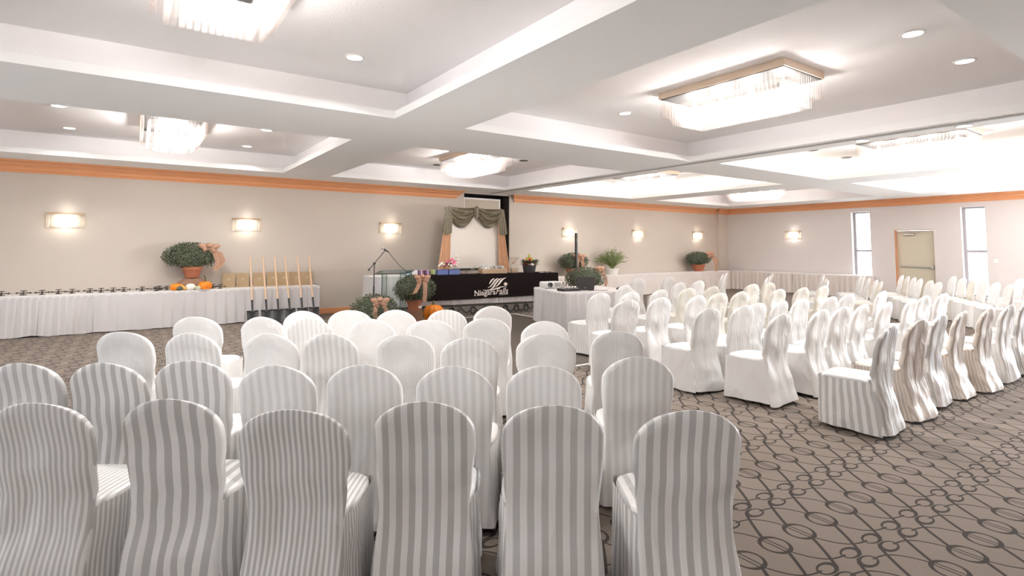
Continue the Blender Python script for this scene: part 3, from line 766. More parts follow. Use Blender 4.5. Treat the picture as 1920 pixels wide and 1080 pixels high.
# ---------------------------------------------------------------- stage riser, head table with banner
HR = math.radians(-8.5); HX, HY = 6.75, 11.40
st = thing('stage_riser', 'low grey carpeted riser under the black-draped head table', 'stage', (HX, HY, 0), HR)
b = MB(); b.cbox(-2.05, 2.5, .03, 1.75, 0, .245, .006); b.build('riser_deck', M['riser'], st)
b = MB(); b.box(-2.06, 2.51, .02, .03, .225, .247); b.build('riser_edge', M['black'], st)
# black cable hanging in loops along the riser front
R = random.Random(9); b = MB(); P = []
x = -1.9
while x < 2.4:
    w = R.uniform(.22, .36); k = R.random()
    for i in range(8):
        q = i/8; P.append((x+w*q, -.015-.012*sin(q*PI), .215-.15*sin(q*PI)*(.7+.5*k)))
    if k > .45:
        for i in range(10):
            a = 2*PI*i/10; P.append((x+w+.05*sin(a)*1.3, -.03, .13+.085*cos(a)))
    x += w
b.path(P, .016, 6)
o = b.build('hanging_cable', M['black'], None, True); o.location = (HX, HY, 0); o.rotation_euler = (0, 0, HR)
tag(o, 'black cable hanging in loops along the riser below the head table', 'cable')
hd = thing('head_table', 'long white skirted head table on the riser, under the black banner', 'table', (HX, HY, .245), HR)
b = MB(); b.cbox(-2.42, 2.42, .05, .78, .695, .725, .008); b.build('tabletop_cloth', M['table_cloth'], hd, True)
b, uv = pleats([(-2.42, .76), (-2.42, .06), (2.42, .06), (2.42, .76)], .02, .70, .12, .03, 12, .0, .002); b.build('skirt', M['skirt'], hd, True, uv=uv)
for x in (-1.85, 2.3):
    for y in (.15, .68): MB().tube((x, y, 0), (x, y, .695), .014, n=6).build('leg', M['black'], hd)
# the left end of the table runs out over the floor: its legs reach down past the riser
for y in (.15, .68): MB().tube((-2.3, y, -.245), (-2.3, y, .695), .014, n=6).build('leg', M['black'], hd)
b, uv = pleats([(-2.42, .76), (-2.42, .06), (-2.07, .06)], -.225, .03, .12, .03, 13, .02, .002); b.build('skirt_drop', M['skirt'], hd, True, uv=uv)
bn = thing('banner', 'black banner with white falls logo draped over the head table', 'banner', (HX, HY, .245), HR)
def bpt(i, j):
    s = i/40; x = -1.62+4.06*s; q = j/13
    if j < 3: return (x, .60-.275*j, .729)
    z = .727-(j-3)/10*(.60 - .05*s + (.10 if s < 0 else 0))
    low = max(0, .12-s)/.12
    z += low*low*.10*(j-3)/10
    return (x, .005-.03*(j-3)/10+.006*sin(x*5+j*.5), z)
b = MB(); b.grid(bpt, 41, 14); b.build('banner_cloth', M['black_cloth'], bn, True)
# printed logo and lettering, in the banner's own plane (crop pixels -> metres)
def lg(px, py): return (.00092688*px+.0000047*py-.0645555, -.000026951*px-.00084125*py+1.1706955-.245)
def face_y(z): return -.0045-.03*min(1, max(0, (.727-z)/.6))-.010
def decal(polys, name):
    b = MB()
    for pl in polys:
        q = [lg(*p) for p in pl]; b.poly([(x, face_y(z)-.004, z) for x, z in q])
    return b.build(name, M['print'], bn)
def swoosh(top, bot):
    """ribbon between two point rows"""
    out = []
    for (a, c), (d, e) in zip(zip(top, top[1:]), zip(bot, bot[1:])): out.append([a, c, e, d])
    return out
S = []
S += swoosh([(550, 510), (575, 440), (620, 370), (680, 338), (720, 335)], [(552, 512), (598, 470), (640, 410), (690, 365), (720, 335)])
S += swoosh([(510, 608), (580, 560), (640, 480), (700, 390), (770, 338), (840, 328)], [(512, 615), (610, 575), (690, 480), (750, 400), (795, 360), (840, 328)])
S += swoosh([(565, 665), (640, 600), (710, 490), (780, 400), (850, 345), (940, 325)], [(600, 660), (690, 610), (760, 500), (825, 415), (880, 365), (940, 325)])
S += swoosh([(725, 590), (800, 510), (870, 410), (930, 350), (990, 322), (1065, 312)], [(730, 600), (840, 525), (920, 430), (970, 370), (1020, 335), (1065, 312)])
S += swoosh([(360, 668), (460, 672), (560, 658), (680, 640), (780, 605), (900, 568), (1000, 565), (1070, 578)], [(400, 690), (470, 694), (580, 690), (690, 672), (790, 638), (900, 598), (1000, 580), (1070, 582)])
decal(S, 'falls_emblem')
leaf = [(1030,430),(1045,462),(1062,448),(1060,478),(1095,468),(1080,495),(1098,510),(1062,528),(1070,545),(1040,538),(1044,575),(1030,575),(1028,540),(1000,548),(1008,528),(972,510),(990,498),(975,470),(1005,480),(1003,450),(1018,462)]
b = MB(); cx, cy = 1033, 500
pts = [lg(*p) for p in leaf]; c0 = lg(cx, cy)
for k in range(len(pts)):
    a = pts[k]; c = pts[(k+1) % len(pts)]
    b.poly([(a[0], face_y(a[1])-.004, a[1]), (c[0], face_y(c[1])-.004, c[1]), (c0[0], face_y(c0[1])-.004, c0[1])])
b.build('maple_leaf', M['print'], bn)
def lettering(txt, px, py, width_px, shear, bold, parent, name, squash=1.0, m='print', to=None):
    cu = bpy.data.curves.new(name, 'FONT'); cu.body = txt; cu.size = 1; cu.shear = shear; cu.offset = bold; cu.resolution_u = 3
    o = bpy.data.objects.new('tmp', cu); C.objects.link(o); bpy.context.view_layer.update()
    me = bpy.data.meshes.new_from_object(o.evaluated_get(bpy.context.evaluated_depsgraph_get()))
    C.objects.unlink(o); bpy.data.objects.remove(o)
    xs = [v.co.x for v in me.vertices]; x0, x1 = min(xs), max(xs)
    x0l, z0l = lg(px, py); x1l, z1l = lg(px+width_px, py-.066*width_px); s = (x1l-x0l)/(x1-x0)
    for v in me.vertices:
        q = (v.co.x-x0)*s; z = v.co.y*s*squash+z0l+(z1l-z0l)*(q/(x1l-x0l)); v.co = (x0l+q, face_y(z)-.005, z)
    me.materials.clear(); me.materials.append(M[m])
    return put(me, name, parent)
lettering('Niagara', 135, 836, 600, 0, .010, bn, 'lettering_niagara', 1.0)
lettering('Falls', 748, 792, 362, .28, .006, bn, 'lettering_falls', 1.05)
lettering('CANADA', 840, 822, 260, .2, .0, bn, 'lettering_canada', .75)
# slab serifs for the roman word
ser = []
for px, py in ((140, 833), (215, 833), (150, 712), (262, 826), (150, 835)): ser.append([(px-22, py-7), (px+26, py-8), (px+26, py+3), (px-22, py+4)])
decal(ser, 'lettering_serifs')
HM = Matrix.Translation((HX, HY, .245+.725)) @ Matrix.Rotation(HR, 4, 'Z')
def on_head(x, y, dz=.006):
    p = HM @ Vector((x, y, dz)); return (p.x, p.y, p.z)

# dance floor with pale edging
df = thing('dance_floor', 'dark vinyl dance floor with pale edging in the centre aisle', 'dance floor', (0, 0, 0))
MB().box(3.95, 7.70, 5.74, 10.95, 0, .012).build('floor_surface', M['dance'], df)
for q in ((3.90, 7.75, 5.68, 5.74), (3.90, 7.75, 10.95, 11.0), (3.90, 3.95, 5.74, 10.95), (7.70, 7.75, 5.74, 10.95)):
    MB().box(*q, 0, .014).build('edge_strip', M['white_trim'], df)

# ---------------------------------------------------------------- draped projection screen
sx, sy, sz = 7.58, 12.62, .245
ds = thing('projection_screen', 'projection screen framed by olive swags and peach drapes', 'screen', (sx-.05, sy, sz), 0)
MB().box(-.80, .80, -.01, .01, .83, 2.36).build('screen_fabric', M['screen'], ds)
b = MB(); b.box(-.86, -.80, -.025, .025, 0, 2.42); b.box(.80, .86, -.025, .025, 0, 2.42); b.box(-.80, .80, -.025, .025, 2.36, 2.42); b.box(-.80, .80, -.025, .025, .77, .83)
b.build('screen_frame', M['black'], ds)
for s in (-1, 1):
    b = MB(); b.cbox(s*.83-.03, s*.83+.03, -.35, .45, 0, .03, .006); b.build('foot', M['black'], ds)
    def dp(i, j, s=s):
        q = j/10; z = 2.2-1.55*q; w = .10+.14*q; t = i/24
        x = s*(.76+.07*q+ (t-.2)*w*1.6); return (x, -.06-.028*abs(sin(t*PI*5))*(1+.6*q)-.02*q, z)
    b = MB(); b.grid(dp, 25, 11); b.build('side_drape', M['drape_peach'], ds, True)
    def tp(i, j, s=s):
        q = j/10; z = 2.43-.72*q*(1-.12*abs(i/24-.5)); w = .14+.05*q; t = i/24
        x = s*(.74+.05*q+(t-.2)*w*1.5); return (x, -.105-.022*abs(sin(t*PI*4+1))*(.4+q), z)
    b = MB(); b.grid(tp, 25, 11); b.build('swag_tail', M['drape_olive'], ds, True)
for s, (xa, xb) in enumerate(((-.84, .0), (.0, .86))):
    def wp(i, j):
        t = i/28; q = j/14; x = xa+(xb-xa)*t
        sag = 4*t*(1-t); z = 2.45-.03*sag-q*(.06+.46*sag**.8)
        return (x, -.10-.05*sag*sin(q*PI)-.035*sag*sin(q*PI*11+t*3), z)
    b = MB(); b.grid(wp, 29, 15); b.build('swag', M['drape_olive'], ds, True)
b = MB(); b.lathe([(.03, -.28), (.07, -.18), (.06, -.05), (.075, 0), (.05, .05), (.01, .07)], 12, (.01, -.13, 2.42), lobes=6, amp=.25); b.build('swag_knot', M['drape_olive'], ds, True)

# ---------------------------------------------------------------- lectern, microphone, pole speaker
lc = thing('lectern', 'clear acrylic lectern with a wide tilted top beside the mum', 'lectern', (4.72, 11.28, 0), math.radians(-4))
b = MB()
m_ = Matrix.Translation((0, 0, 1.08)) @ Matrix.Rotation(math.radians(-10), 4, 'X')
b.box(-.36, .36, -.24, .22, -.008, .008, m_); b.build('reading_top', M['acrylic'], lc)
b = MB(); b.box(-.36, .36, -.245, -.235, -.014, .014, m_); b.box(-.36, .36, .215, .225, -.014, .014, m_); b.box(-.365, -.355, -.24, .22, -.014, .014, m_); b.box(.355, .365, -.24, .22, -.014, .014, m_)
b.build('top_edge', mat('smoked_edge', (.09, .11, .095), .3), lc)
for x in (-.22, .20):
    b = MB(); b.box(x-.006, x+.006, -.16, .16, .02, 1.04); b.build('side_panel', M['acrylic'], lc)
    b = MB(); b.box(x-.008, x+.008, -.168, -.16, .02, 1.03); b.box(x-.008, x+.008, .16, .168, .02, 1.06); b.build('panel_edge', mat('green_edge', (.14, .22, .19), .3), lc)
b = MB(); b.box(-.22, .20, .15, .16, .02, 1.0); b.build('front_panel', M['acrylic'], lc)
b = MB(); b.cbox(-.30, .28, -.22, .22, 0, .02, .004); b.build('base_plate', M['acrylic'], lc)

ms = thing('microphone_stand', 'black boom microphone stand with a silver-headed microphone', 'microphone stand', (4.22, 11.16, 0))
b = MB(); b.lathe([(.13, 0), (.13, .015), (.03, .03)], 20); b.build('base', M['black'], ms, True)
MB().tube((0, 0, .02), (0, 0, 1.27), .011, n=8).build('pole', M['black'], ms)
MB().tube((0, 0, .62), (0, 0, .80), .017, n=8).build('clutch', M['black'], ms)
pv = Vector((0, 0, 1.28)); tip = Vector((.22, -.05, 1.56)); end = Vector((-.10, .02, 1.16))
MB().tube(end, tip, .008, n=8).build('boom', M['black'], ms)
b = MB(); b.tube(pv+Vector((0, -.03, 0)), pv+Vector((0, .03, 0)), .022, n=8); b.tube(end, end+Vector((-.02, .0, -.025)), .018, n=8); b.build('clamp', M['black'], ms)
mic = MB().tube((.29, -.06, 1.52), (.19, -.04, 1.585), .012, .017, n=10).build('microphone', M['black'], ms, True)
MB().lathe([(.012, -.028), (.026, -.012), (.028, .004), (.02, .022), (.005, .029)], 12, (.165, -.035, 1.60)).build('grille', M['silver'], mic, True)
P = [(.29, -.06, 1.52)]
for k in range(1, 9):
    q = k/8; P.append((.29+.52*q, -.06, 1.52-.47*q-.06*sin(q*PI)))
P += [(.83, -.08, .98), (.78, -.12, .85), (.65, -.16, .74), (.56, -.19, .55), (.57, -.19, .25), (.68, -.17, .02)]
b = MB(); b.path(P, .006, 6); b.build('microphone_cable', M['black'], ms, True)

ps = thing('pole_speaker', 'tall slim black column speaker standing in front of the back wall', 'speaker', (10.55, 11.9, 0))
b = MB(); b.cbox(-.25, .25, -.22, .22, 0, .45, .02); b.build('base_cabinet', M['black'], ps)
b = MB(); b.cbox(-.028, .028, -.035, .035, .45, 2.05, .006); b.build('column', mat('column_black', (.035, .04, .036), .5), ps)
MB().box(-.012, .012, -.037, -.035, 1.84, 1.852).build('column_mark', M['silver'], ps)

# ---------------------------------------------------------------- plants
def foliage(parent, c, rx, ry, rz_, n, seed, flat=.25, leaf=.026):
    R = random.Random(seed); b = MB(); bb = MB()
    b.lathe([(rx*.84*sin(PI*k/8)+.001, -rz_*.84*cos(PI*k/8)) for k in range(9)], 16, c)
    b.v = [(q[0], c[1]+(q[1]-c[1])*ry/rx, q[2]) for q in b.v]
    n = int(n*1.9)
    for k in range(n):
        z = R.uniform(-flat, 1); a = R.uniform(0, 2*PI); r = math.sqrt(max(0, 1-z*z))*(1 if z > 0 else 1+.15*z)
        nv = Vector((r*cos(a), r*sin(a), z)); rr = R.uniform(.86, 1.05) + (.06*sin(7*a)*r)
        p = Vector(c)+Vector((nv.x*rx, nv.y*ry, nv.z*rz_))*rr
        d = (nv*R.uniform(.0, 1.1)+Vector((R.uniform(-1, 1), R.uniform(-1, 1), R.uniform(-.7, 1)))).normalized()
        s = d.cross(nv+Vector((R.uniform(-.6, .6), R.uniform(-.6, .6), R.uniform(-.6, .6)))).normalized()*leaf*R.uniform(.35, .6)
        e = p+d*leaf*R.uniform(1, 1.7)
        b.quad(p-s*.4, (p+e)/2-s, e, (p+e)/2+s)
        if k % 2 == 0:
            q = p+nv*leaf*.9; h = leaf*R.uniform(.16, .30); i = len(bb.v)
            bb.v += [tuple(q+Vector(o)*h) for o in ((1,0,0),(-1,0,0),(0,1,0),(0,-1,0),(0,0,1),(0,0,-1))]
            bb.f += [(i, i+2, i+4), (i+2, i+1, i+4), (i+1, i+3, i+4), (i+3, i, i+4), (i+2, i, i+5), (i+1, i+2, i+5), (i+3, i+1, i+5), (i, i+3, i+5)]
    b.build('foliage', M['leaf'], parent)['kind'] = 'stuff'
    bb.build('flower_buds', M['bud'], parent)['kind'] = 'stuff'
def pot(parent, z0, z1, r0, r1, m='terracotta', label=False):
    h = z1-z0
    b = MB(); b.lathe([(r0, z0), (r1*.93, z0+h*.72), (r1*1.03, z0+h*.73), (r1*1.06, z1), (r1*.95, z1), (r1*.9, z1-.03)], 20, capt=True); b.build('pot', M[m], parent, True)
def bow(parent, c, ang, tails, s=1.0, tilt=0):
    """loops in the vertical plane facing direction ang, tails given as point lists"""
    b = MB(); c = Vector(c); f = Vector((cos(ang), sin(ang), 0)); r = Vector((-sin(ang), cos(ang), 0)); up = Vector((0, 0, 1))
    for sd, lift in ((-1, .5), (1, .5), (-.75, -.25), (.75, -.25), (0, .9)):
        k0 = len(b.v)
        for j in range(7):
            u = j/6
            for i in range(7):
                v = i/3-1; w = .062*sin(PI*min(.96, .08+.9*u))**.6
                side = up if abs(sd) > .1 else r
                p = c+s*(r*sd*.17*u + up*lift*.12*u + side*v*w + f*(.02+.075*sin(PI*u)*(1-v*v*.8)+.012*sin(v*9)))
                b.v.append(tuple(p))
        for j in range(6):
            for i in range(6): q = k0+j*7+i; b.f.append((q, q+1, q+8, q+7))
    for T in tails:
        P = [c+s*(r*x+up*z+f*y) for x, y, z in T]; b.ribbon(P, r+f*.2, .085*s)
    b.lathe([(.001, -.025*s), (.024*s, -.01), (.024*s, .01), (.001, .025*s)], 8, tuple(c+f*.05*s))
    b.build('bow', M['bow'], parent, True)
VIEW = -PI/2-.35
# big mum on the floor
t = thing('potted_mum', 'large low mum with peach bow on the floor, left of the lectern', 'plant', (3.98, 10.46, 0), 0, 'potted mums')
pot(t, 0, .2, .17, .22); foliage(t, (0, 0, .30), .47, .45, .39, 1700, 1, .7)
bow(t, (-.03, -.36, .56), VIEW, [[(-.02, .03, 0), (-.08, .06, -.09), (-.10, .07, -.2), (-.06, .06, -.27)], [(.03, .03, 0), (.09, .06, -.10), (.15, .06, -.22)]], 1.05)
# mum on a log stump
t = thing('log_stump', 'short brown log stump under the terracotta potted mum', 'stump', (4.91, 10.63, 0))
b = MB(); b.lathe([(.19, 0), (.18, .1), (.175, .29), (.165, .31)], 18, lobes=9, amp=.06); b.build('bark', M['log'], t, True)
t = thing('potted_mum', 'mum in a terracotta pot with long peach ribbon before the head table', 'plant', (4.91, 10.63, .31), 0, 'potted mums')
pot(t, 0, .24, .125, .165); foliage(t, (0, 0, .43), .41, .39, .285, 1600, 2, .75)
MB().box(.02, .09, -.166, -.150, .05, .10).build('price_label', M['paper'], t)
bow(t, (0, -.36, .66), VIEW, [[(.04, .03, 0), (.05, .10, -.12), (.05, .11, -.30), (.04, .09, -.46)], [(-.04, .03, 0), (-.09, .09, -.14), (-.16, .10, -.27), (-.24, .06, -.30)]], 1.0)
def pumpkin(name, lab, loc, r, h, m, stem_h, group=None, cat='pumpkin', lobes=10, scale=1):
    t = thing(name, lab, cat, loc, random.uniform(0, 3), group); b = MB()
    b.lathe([(.25*r, 0), (.75*r, .06*h), (.97*r, .28*h), (1.0*r, .5*h), (.93*r, .72*h), (.66*r, .93*h), (.25*r, 1.0*h), (.1*r, .95*h)], 40, lobes=lobes, amp=.10); b.build('shell', M[m], t, True)
    if stem_h:
        b = MB(); b.path([(0, 0, .94*h), (.005, 0, h+stem_h*.5), (.02*r/.1, .005, h+stem_h)], [.16*r, .10*r, .12*r], 7); b.build('stem', M['stem'], t, True)
    return t
pumpkin('pumpkin', 'large orange pumpkin on the floor before the head table', (5.52, 10.95, 0), .235, .36, 'orange', .07, None)
# mum behind the equipment table, on its own stump
t = thing('log_stump', 'log stump behind the equipment table', 'stump', (10.1, 11.05, 0))
b = MB(); b.lathe([(.19, 0), (.18, .1), (.175, .4), (.165, .42)], 18, lobes=9, amp=.06); b.build('bark', M['log'], t, True)
t = thing('potted_mum', 'dark mum with peach bow directly behind the open laptop', 'plant', (10.1, 11.05, .42), 0, 'potted mums')
pot(t, 0, .2, .125, .165); foliage(t, (0, 0, .37), .55, .5, .30, 1400, 3, .8)
bow(t, (.32, -.22, .60), VIEW+.5, [[(.02, .04, 0), (.07, .10, -.10), (.12, .12, -.26), (.10, .10, -.38)], [(.0, .03, 0), (.04, .1, -.14)]], 1.15)
# mums on the back tables
t = thing('potted_mum', 'mum in terracotta pot behind the black pole speaker', 'plant', (11.58, 13.2, .735), 0, 'potted mums')
pot(t, 0, .23, .17, .25); foliage(t, (0, 0, .44), .54, .31, .27, 1400, 4, .7)
bow(t, (-.05, -.34, .58), VIEW-.2, [[(-.02, .03, 0), (-.07, .07, -.15), (-.08, .05, -.28)], [(.04, .03, 0), (.08, .08, -.15), (.1, .05, -.26)]], 1.2)
t = thing('potted_mum', 'mum in terracotta pot on the table near the room corner', 'plant', (17.95, 13.2, .735), 0, 'potted mums')
pot(t, 0, .26, .17, .24); foliage(t, (0, 0, .47), .64, .31, .26, 1500, 5, .7)
bow(t, (.42, -.2, .62), VIEW+.4, [[(.0, .03, 0), (.12, .05, -.1), (.22, .05, -.26), (.24, .04, -.42)], [(.0, .03, 0), (.2, .05, -.06), (.32, .05, -.2)]], 1.5)
# display mum on burlap mound
t = thing('burlap_mound', 'burlap wrapped mound under the mum on the left display table', 'stand', (1.06, 13.36, .735))
b = MB(); b.lathe([(.34, 0), (.33, .07), (.25, .16), (.15, .235), (.13, .24)], 26, lobes=11, amp=.10); b.v = [(q[0], q[1]*.58, q[2]) for q in b.v]; b.build('burlap_wrap', M['burlap'], t, True)
t = thing('potted_mum', 'mum in a terracotta pot with peach bow on the left display table', 'plant', (1.06, 13.36, .975), 0, 'potted mums')
pot(t, 0, .23, .125, .185); foliage(t, (-.04, -.04, .43), .48, .21, .29, 1900, 6, .6)
bow(t, (.28, -.1, .60), VIEW+.3, [[(.0, .03, 0), (.10, .06, -.08), (.15, .06, -.22), (.12, .04, -.36)], [(.0, .03, 0), (.16, .05, -.06), (.22, .05, -.2), (.16, .04, -.32)]], 1.25)
pumpkin('pumpkin', 'small orange pumpkin left of the white pumpkin', (.76, 13.08, .735), .105, .14, 'orange', 0, None)
pumpkin('pumpkin', 'squat orange pumpkin with a tall stem on the display table', (1.29, 13.10, .735), .135, .165, 'orange', .13, None)
pumpkin('pumpkin', 'small white pumpkin between two orange ones', (1.02, 13.07, .735), .09, .13, 'white_pumpkin', 0, None)
t = thing('gourd', 'bent yellow gourd left of the white pumpkin', 'gourd', (.90, 13.05, .735)); b = MB(); b.path([(-.05, .03, .12), (-.03, .01, .09), (0, 0, .045), (.03, -.02, .03), (.05, -.03, .028)], [.012, .02, .035, .028, .005], 10); b.build('gourd_skin', M['yellow'], t, True)
pumpkin('gourd', 'dark green ribbed gourd before the small orange pumpkin', (.82, 13.01, .735), .06, .09, 'dark_green', 0, None, 'gourd', 8)
pumpkin('gourd', 'speckled green and cream gourd right of the white pumpkin', (1.15, 13.03, .735), .06, .085, 'speckle', .02, None, 'gourd', 7)
o = tag(MB().box(-.09, .09, -.045, .045, 0, .006).build('place_card', M['paper']), 'white card hanging over the table edge under the pumpkins', 'card'); o.location = (1.26, 12.985, .736)
# grass plant
t = thing('grass_plant', 'loose leafy green plant in a white pot on the back table', 'plant', (13.36, 13.24, .735))
pot(t, 0, .20, .17, .21, 'pot_white'); R = random.Random(17); b = MB(); lb = MB()
for k in range(115):
    a = R.uniform(0, 2*PI); sp = R.uniform(.1, 1)**.7; L = R.uniform(.5, .85); P = []
    for i in range(7):
        q = i/6; rr = sp*.84*q**1.2; P.append(Vector((rr*cos(a)*1.0, rr*sin(a)*.32, .16+L*q*(1.05-.55*sp*q) - .25*max(0, sp-.7)*q*q)))
    b.path(P, [.006-.004*i/6 for i in range(7)], 4)
    for i in range(1, 7):
        for h in range(5):
            p = P[i].lerp(P[i-1], R.random()); d = Vector((R.uniform(-1, 1), R.uniform(-.6, .6), R.uniform(-.2, 1))).normalized(); s = d.cross(Vector((0, 1, .3))).normalized()*.010
            e = p+d*R.uniform(.035, .07); lb.quad(p, (p+e)/2-s, e, (p+e)/2+s)
b.build('stems', M['leaf2'], t)['kind'] = 'stuff'; lb.build('leaves', M['leaf2'], t)['kind'] = 'stuff'

# ---------------------------------------------------------------- left display table: plaques, shovels, ornaments
PQ = [(1.77, 'first'), (2.05, 'second'), (2.39, 'third'), (2.68, 'fourth'), (2.93, 'fifth'), (3.19, 'sixth'), (3.44, 'seventh')]
for k, (x, nm) in enumerate(PQ):
    t = thing('plaque', 'square bronze plaque, %s from left of the row leaning behind the shovels' % nm, 'plaque', (x, 13.42, .737), 0, 'bronze plaques on the display table')
    m_ = Matrix.Rotation(math.radians(-9), 4, 'X')
    b = MB(); b.cbox(-.127, .127, 0, .02, 0, .31, .003, m_); b.build('plate', M['plaque'], t)
    b = MB(); c = (0, .175)
    pt_ = [(-.028, -.02), (-.02, .012), (-.008, .004), (0, .028), (.008, .004), (.02, .012), (.028, -.02)]
    for a, d in zip(pt_, pt_[1:]):
        v1 = m_ @ Vector((a[0], -.002, c[1]+a[1])); v2 = m_ @ Vector((d[0], -.002, c[1]+d[1])); b.tube(v1, v2, .003, n=4)
    b.build('crest', M['print'], t)
SH = [(2.13, 'first'), (2.41, 'second'), (2.64, 'third'), (2.88, 'fourth'), (3.14, 'fifth'), (3.38, 'sixth')]
for k, (x, nm) in enumerate(SH):
    t = thing('shovel', 'wooden-handled black shovel, %s from left leaning on the display table' % nm, 'shovel', (x, 12.47, 0), 0, 'shovels leaning on the display table')
    t.rotation_euler = (math.radians(-28.5), math.radians(RJ.uniform(-1, 1.5)), 0)
    MB().tube((0, 0, .52), (0, 0, 1.58), .019, .016, n=10).build('handle', M['handle'], t, True)
    MB().tube((0, 0, .28), (0, 0, .56), .017, .024, n=10).build('socket', M['iron'], t, True)
    def bl(i, j):
        u = i/8*2-1; q = j/8; z = .31*q; w = .115*(1 if q > .35 else math.sqrt(max(0, 1-((.35-q)/.35)**2))*.999+.001)
        return (u*w, .03*(1-u*u)*(.4+.6*(1-abs(2*q-1)))-.012, z+.0)
    b = MB(); b.grid(bl, 9, 9); b.box(-.115, -.03, -.02, .012, .305, .318); b.box(.03, .115, -.02, .012, .305, .318); b.build('blade', M['iron'], t, True)
b = MB()
OR = [(-1.89, 13.3), (-1.59, 13.28), (-1.33, 13.27), (-1.10, 13.3), (-.90, 13.3), (-.63, 13.3), (-.46, 13.3), (-.27, 13.28), (-.10, 13.28), (.20, 13.3), (.43, 13.16), (.50, 13.40), (.62, 13.32), (1.46, 13.36), (1.58, 13.2)]
for k, (x, y) in enumerate(OR):
    t = thing('metal_ornament', 'small dark metal ornament with spread arms, %s from left along the display tables' % ORD[k], 'ornament', (x, y, .736), RJ.uniform(-.3, .3), 'metal ornaments on the display tables')
    b = MB(); b.lathe([(.05, 0), (.05, .008), (.012, .012), (.010, .05)], 10); b.build('base', M['ornament'], t, True)
    b = MB(); b.box(-.095, .095, -.008, .008, .034, .046); b.lathe([(.012, .028), (.018, .04), (.012, .052)], 8, (-.095, 0, 0)); b.lathe([(.012, .028), (.018, .04), (.012, .052)], 8, (.095, 0, 0)); b.build('arms', M['ornament'], t)
    b = MB(); b.cbox(-.045, .045, -.02, .02, .072, .084, .004); b.tube((0, 0, .045), (0, 0, .074), .008, n=6); b.tube((0, -.01, .05), (-.03, -.08, .006), .007, n=6); b.build('cap', M['ornament'], t)

# ---------------------------------------------------------------- things on the head table
def gift(x, w, h, m, lab):
    t = thing('gift_box', lab, 'gift', on_head(x, .32), HR, 'small gifts on the head table')
    b = MB(); b.cbox(-w/2, w/2, -.06, .06, 0, h, .008); b.build('box', M[m], t)
    b = MB(); b.box(-.012, .012, -.062, .062, .002, h+.002); b.build('ribbon', M['gift_white'], t)
gift(-1.50, .15, .10, 'teal', 'teal gift box, leftmost on the head table'); gift(-1.33, .14, .105, 'gift_white', 'white gift box right of the teal one')
gift(-1.17, .14, .11, 'purple', 'purple gift box right of the white one'); gift(-1.01, .14, .105, 'purple', 'second purple gift box, beside the lime one'); gift(-.86, .16, .11, 'lime', 'lime green gift box on the head table')
for x, lab in ((-.72, 'left blue box at the front of the head table'), (-.42, 'right blue box at the front of the head table')):
    t = thing('blue_box', lab, 'box', on_head(x, .09), HR+(.05 if x < -.6 else -.04), 'blue boxes on the head table')
    b = MB(); b.cbox(-.135, .135, -.06, .06, 0, .115, .006); b.build('box', M['blue'], t)
    b = MB(); b.cbox(-.138, .138, -.063, .063, .115, .125, .004); b.build('lid', M['blue'], t)
t = thing('flower_arrangement', 'pink and white flower arrangement in a tan basket behind the blue boxes', 'flowers', on_head(-.42, .36), HR)
b = MB(); b.lathe([(.15, 0), (.2, .12), (.21, .125), (.18, .11)], 18); b.build('basket', M['tan'], t, True)
R = random.Random(31)
def blobs(parent, name, m, n, c, rx, rz_, r, seed):
    R = random.Random(seed); b = MB()
    for k in range(n):
        a = R.uniform(0, 2*PI); q = math.sqrt(R.random()); p = (c[0]+rx*q*cos(a), c[1]+rx*.7*q*sin(a), c[2]+rz_*(1-q*q)*R.uniform(.6, 1.1)); s = r*R.uniform(.7, 1.2)
        b.lathe([(.2*s, -.8*s), (s, -.1*s), (.8*s, .5*s), (.25*s, .8*s)], 8, p, lobes=5, amp=.2)
    return b.build(name, m, parent, True)
blobs(t, 'pink_flowers', M['pink'], 26, (.02, 0, .20), .16, .16, .042, 1); blobs(t, 'white_flowers', M['white_petal'], 16, (-.05, 0, .19), .24, .12, .036, 2); blobs(t, 'white_sprays', M['white_petal'], 9, (.2, .03, .24), .08, .2, .025, 3)
b = MB()
for k in range(120):
    a = R.uniform(0, 2*PI); d = Vector((cos(a), sin(a)*.7, R.uniform(-.1, .6))).normalized(); p = Vector((0, 0, .15))+d*R.uniform(.08, .2); s = d.cross(Vector((0, 0, 1))).normalized()*.02; e = p+d*.07; b.quad(p, (p+e)/2-s, e, (p+e)/2+s)
b.build('leaves', M['leaf'], t)['kind'] = 'stuff'
t = thing('tan_basket', 'low tan basket of silver trinkets in the middle of the head table', 'basket', on_head(.67, .25), HR)
b = MB(); b.cbox(-.34, .34, -.15, .15, 0, .12, .01); b.build('basket', M['tan'], t); R = random.Random(8); b = MB()
for k in range(46):
    p = Vector((R.uniform(-.3, .3), R.uniform(-.12, .12), .125)); m_ = Matrix.Translation(p) @ Matrix.Rotation(R.uniform(0, 3), 4, 'Z') @ Matrix.Rotation(R.uniform(-.8, .8), 4, 'X'); s = R.uniform(.015, .03); b.box(-s, s, -s, s, -.01, s*2.2, m_)
b.build('trinkets', M['silver'], t)['kind'] = 'stuff'
t = thing('ribboned_favour', 'small clear-wrapped favour with a white and green bow on the head table', 'favour', on_head(.15, .30), HR)
b = MB(); b.lathe([(.09, 0), (.11, .05), (.06, .09), (.02, .1)], 12); b.build('wrap', M['cello'], t, True)
b = MB(); b.ribbon([(-.01, 0, .1), (-.03, 0, .14), (.0, 0, .18), (.03, 0, .13)], (0, 1, 0), .05); b.build('bow', M['white_petal'], t); MB().ribbon([(.02, -.03, .1), (.05, -.03, .15), (.04, -.03, .17)], (0, 1, 0), .03).build('leaf', M['lime'], t)
t = thing('wrapped_gift', 'clear cellophane wrapped gift with a peach fan left of the fruit basket', 'gift', on_head(1.30, .32), HR)
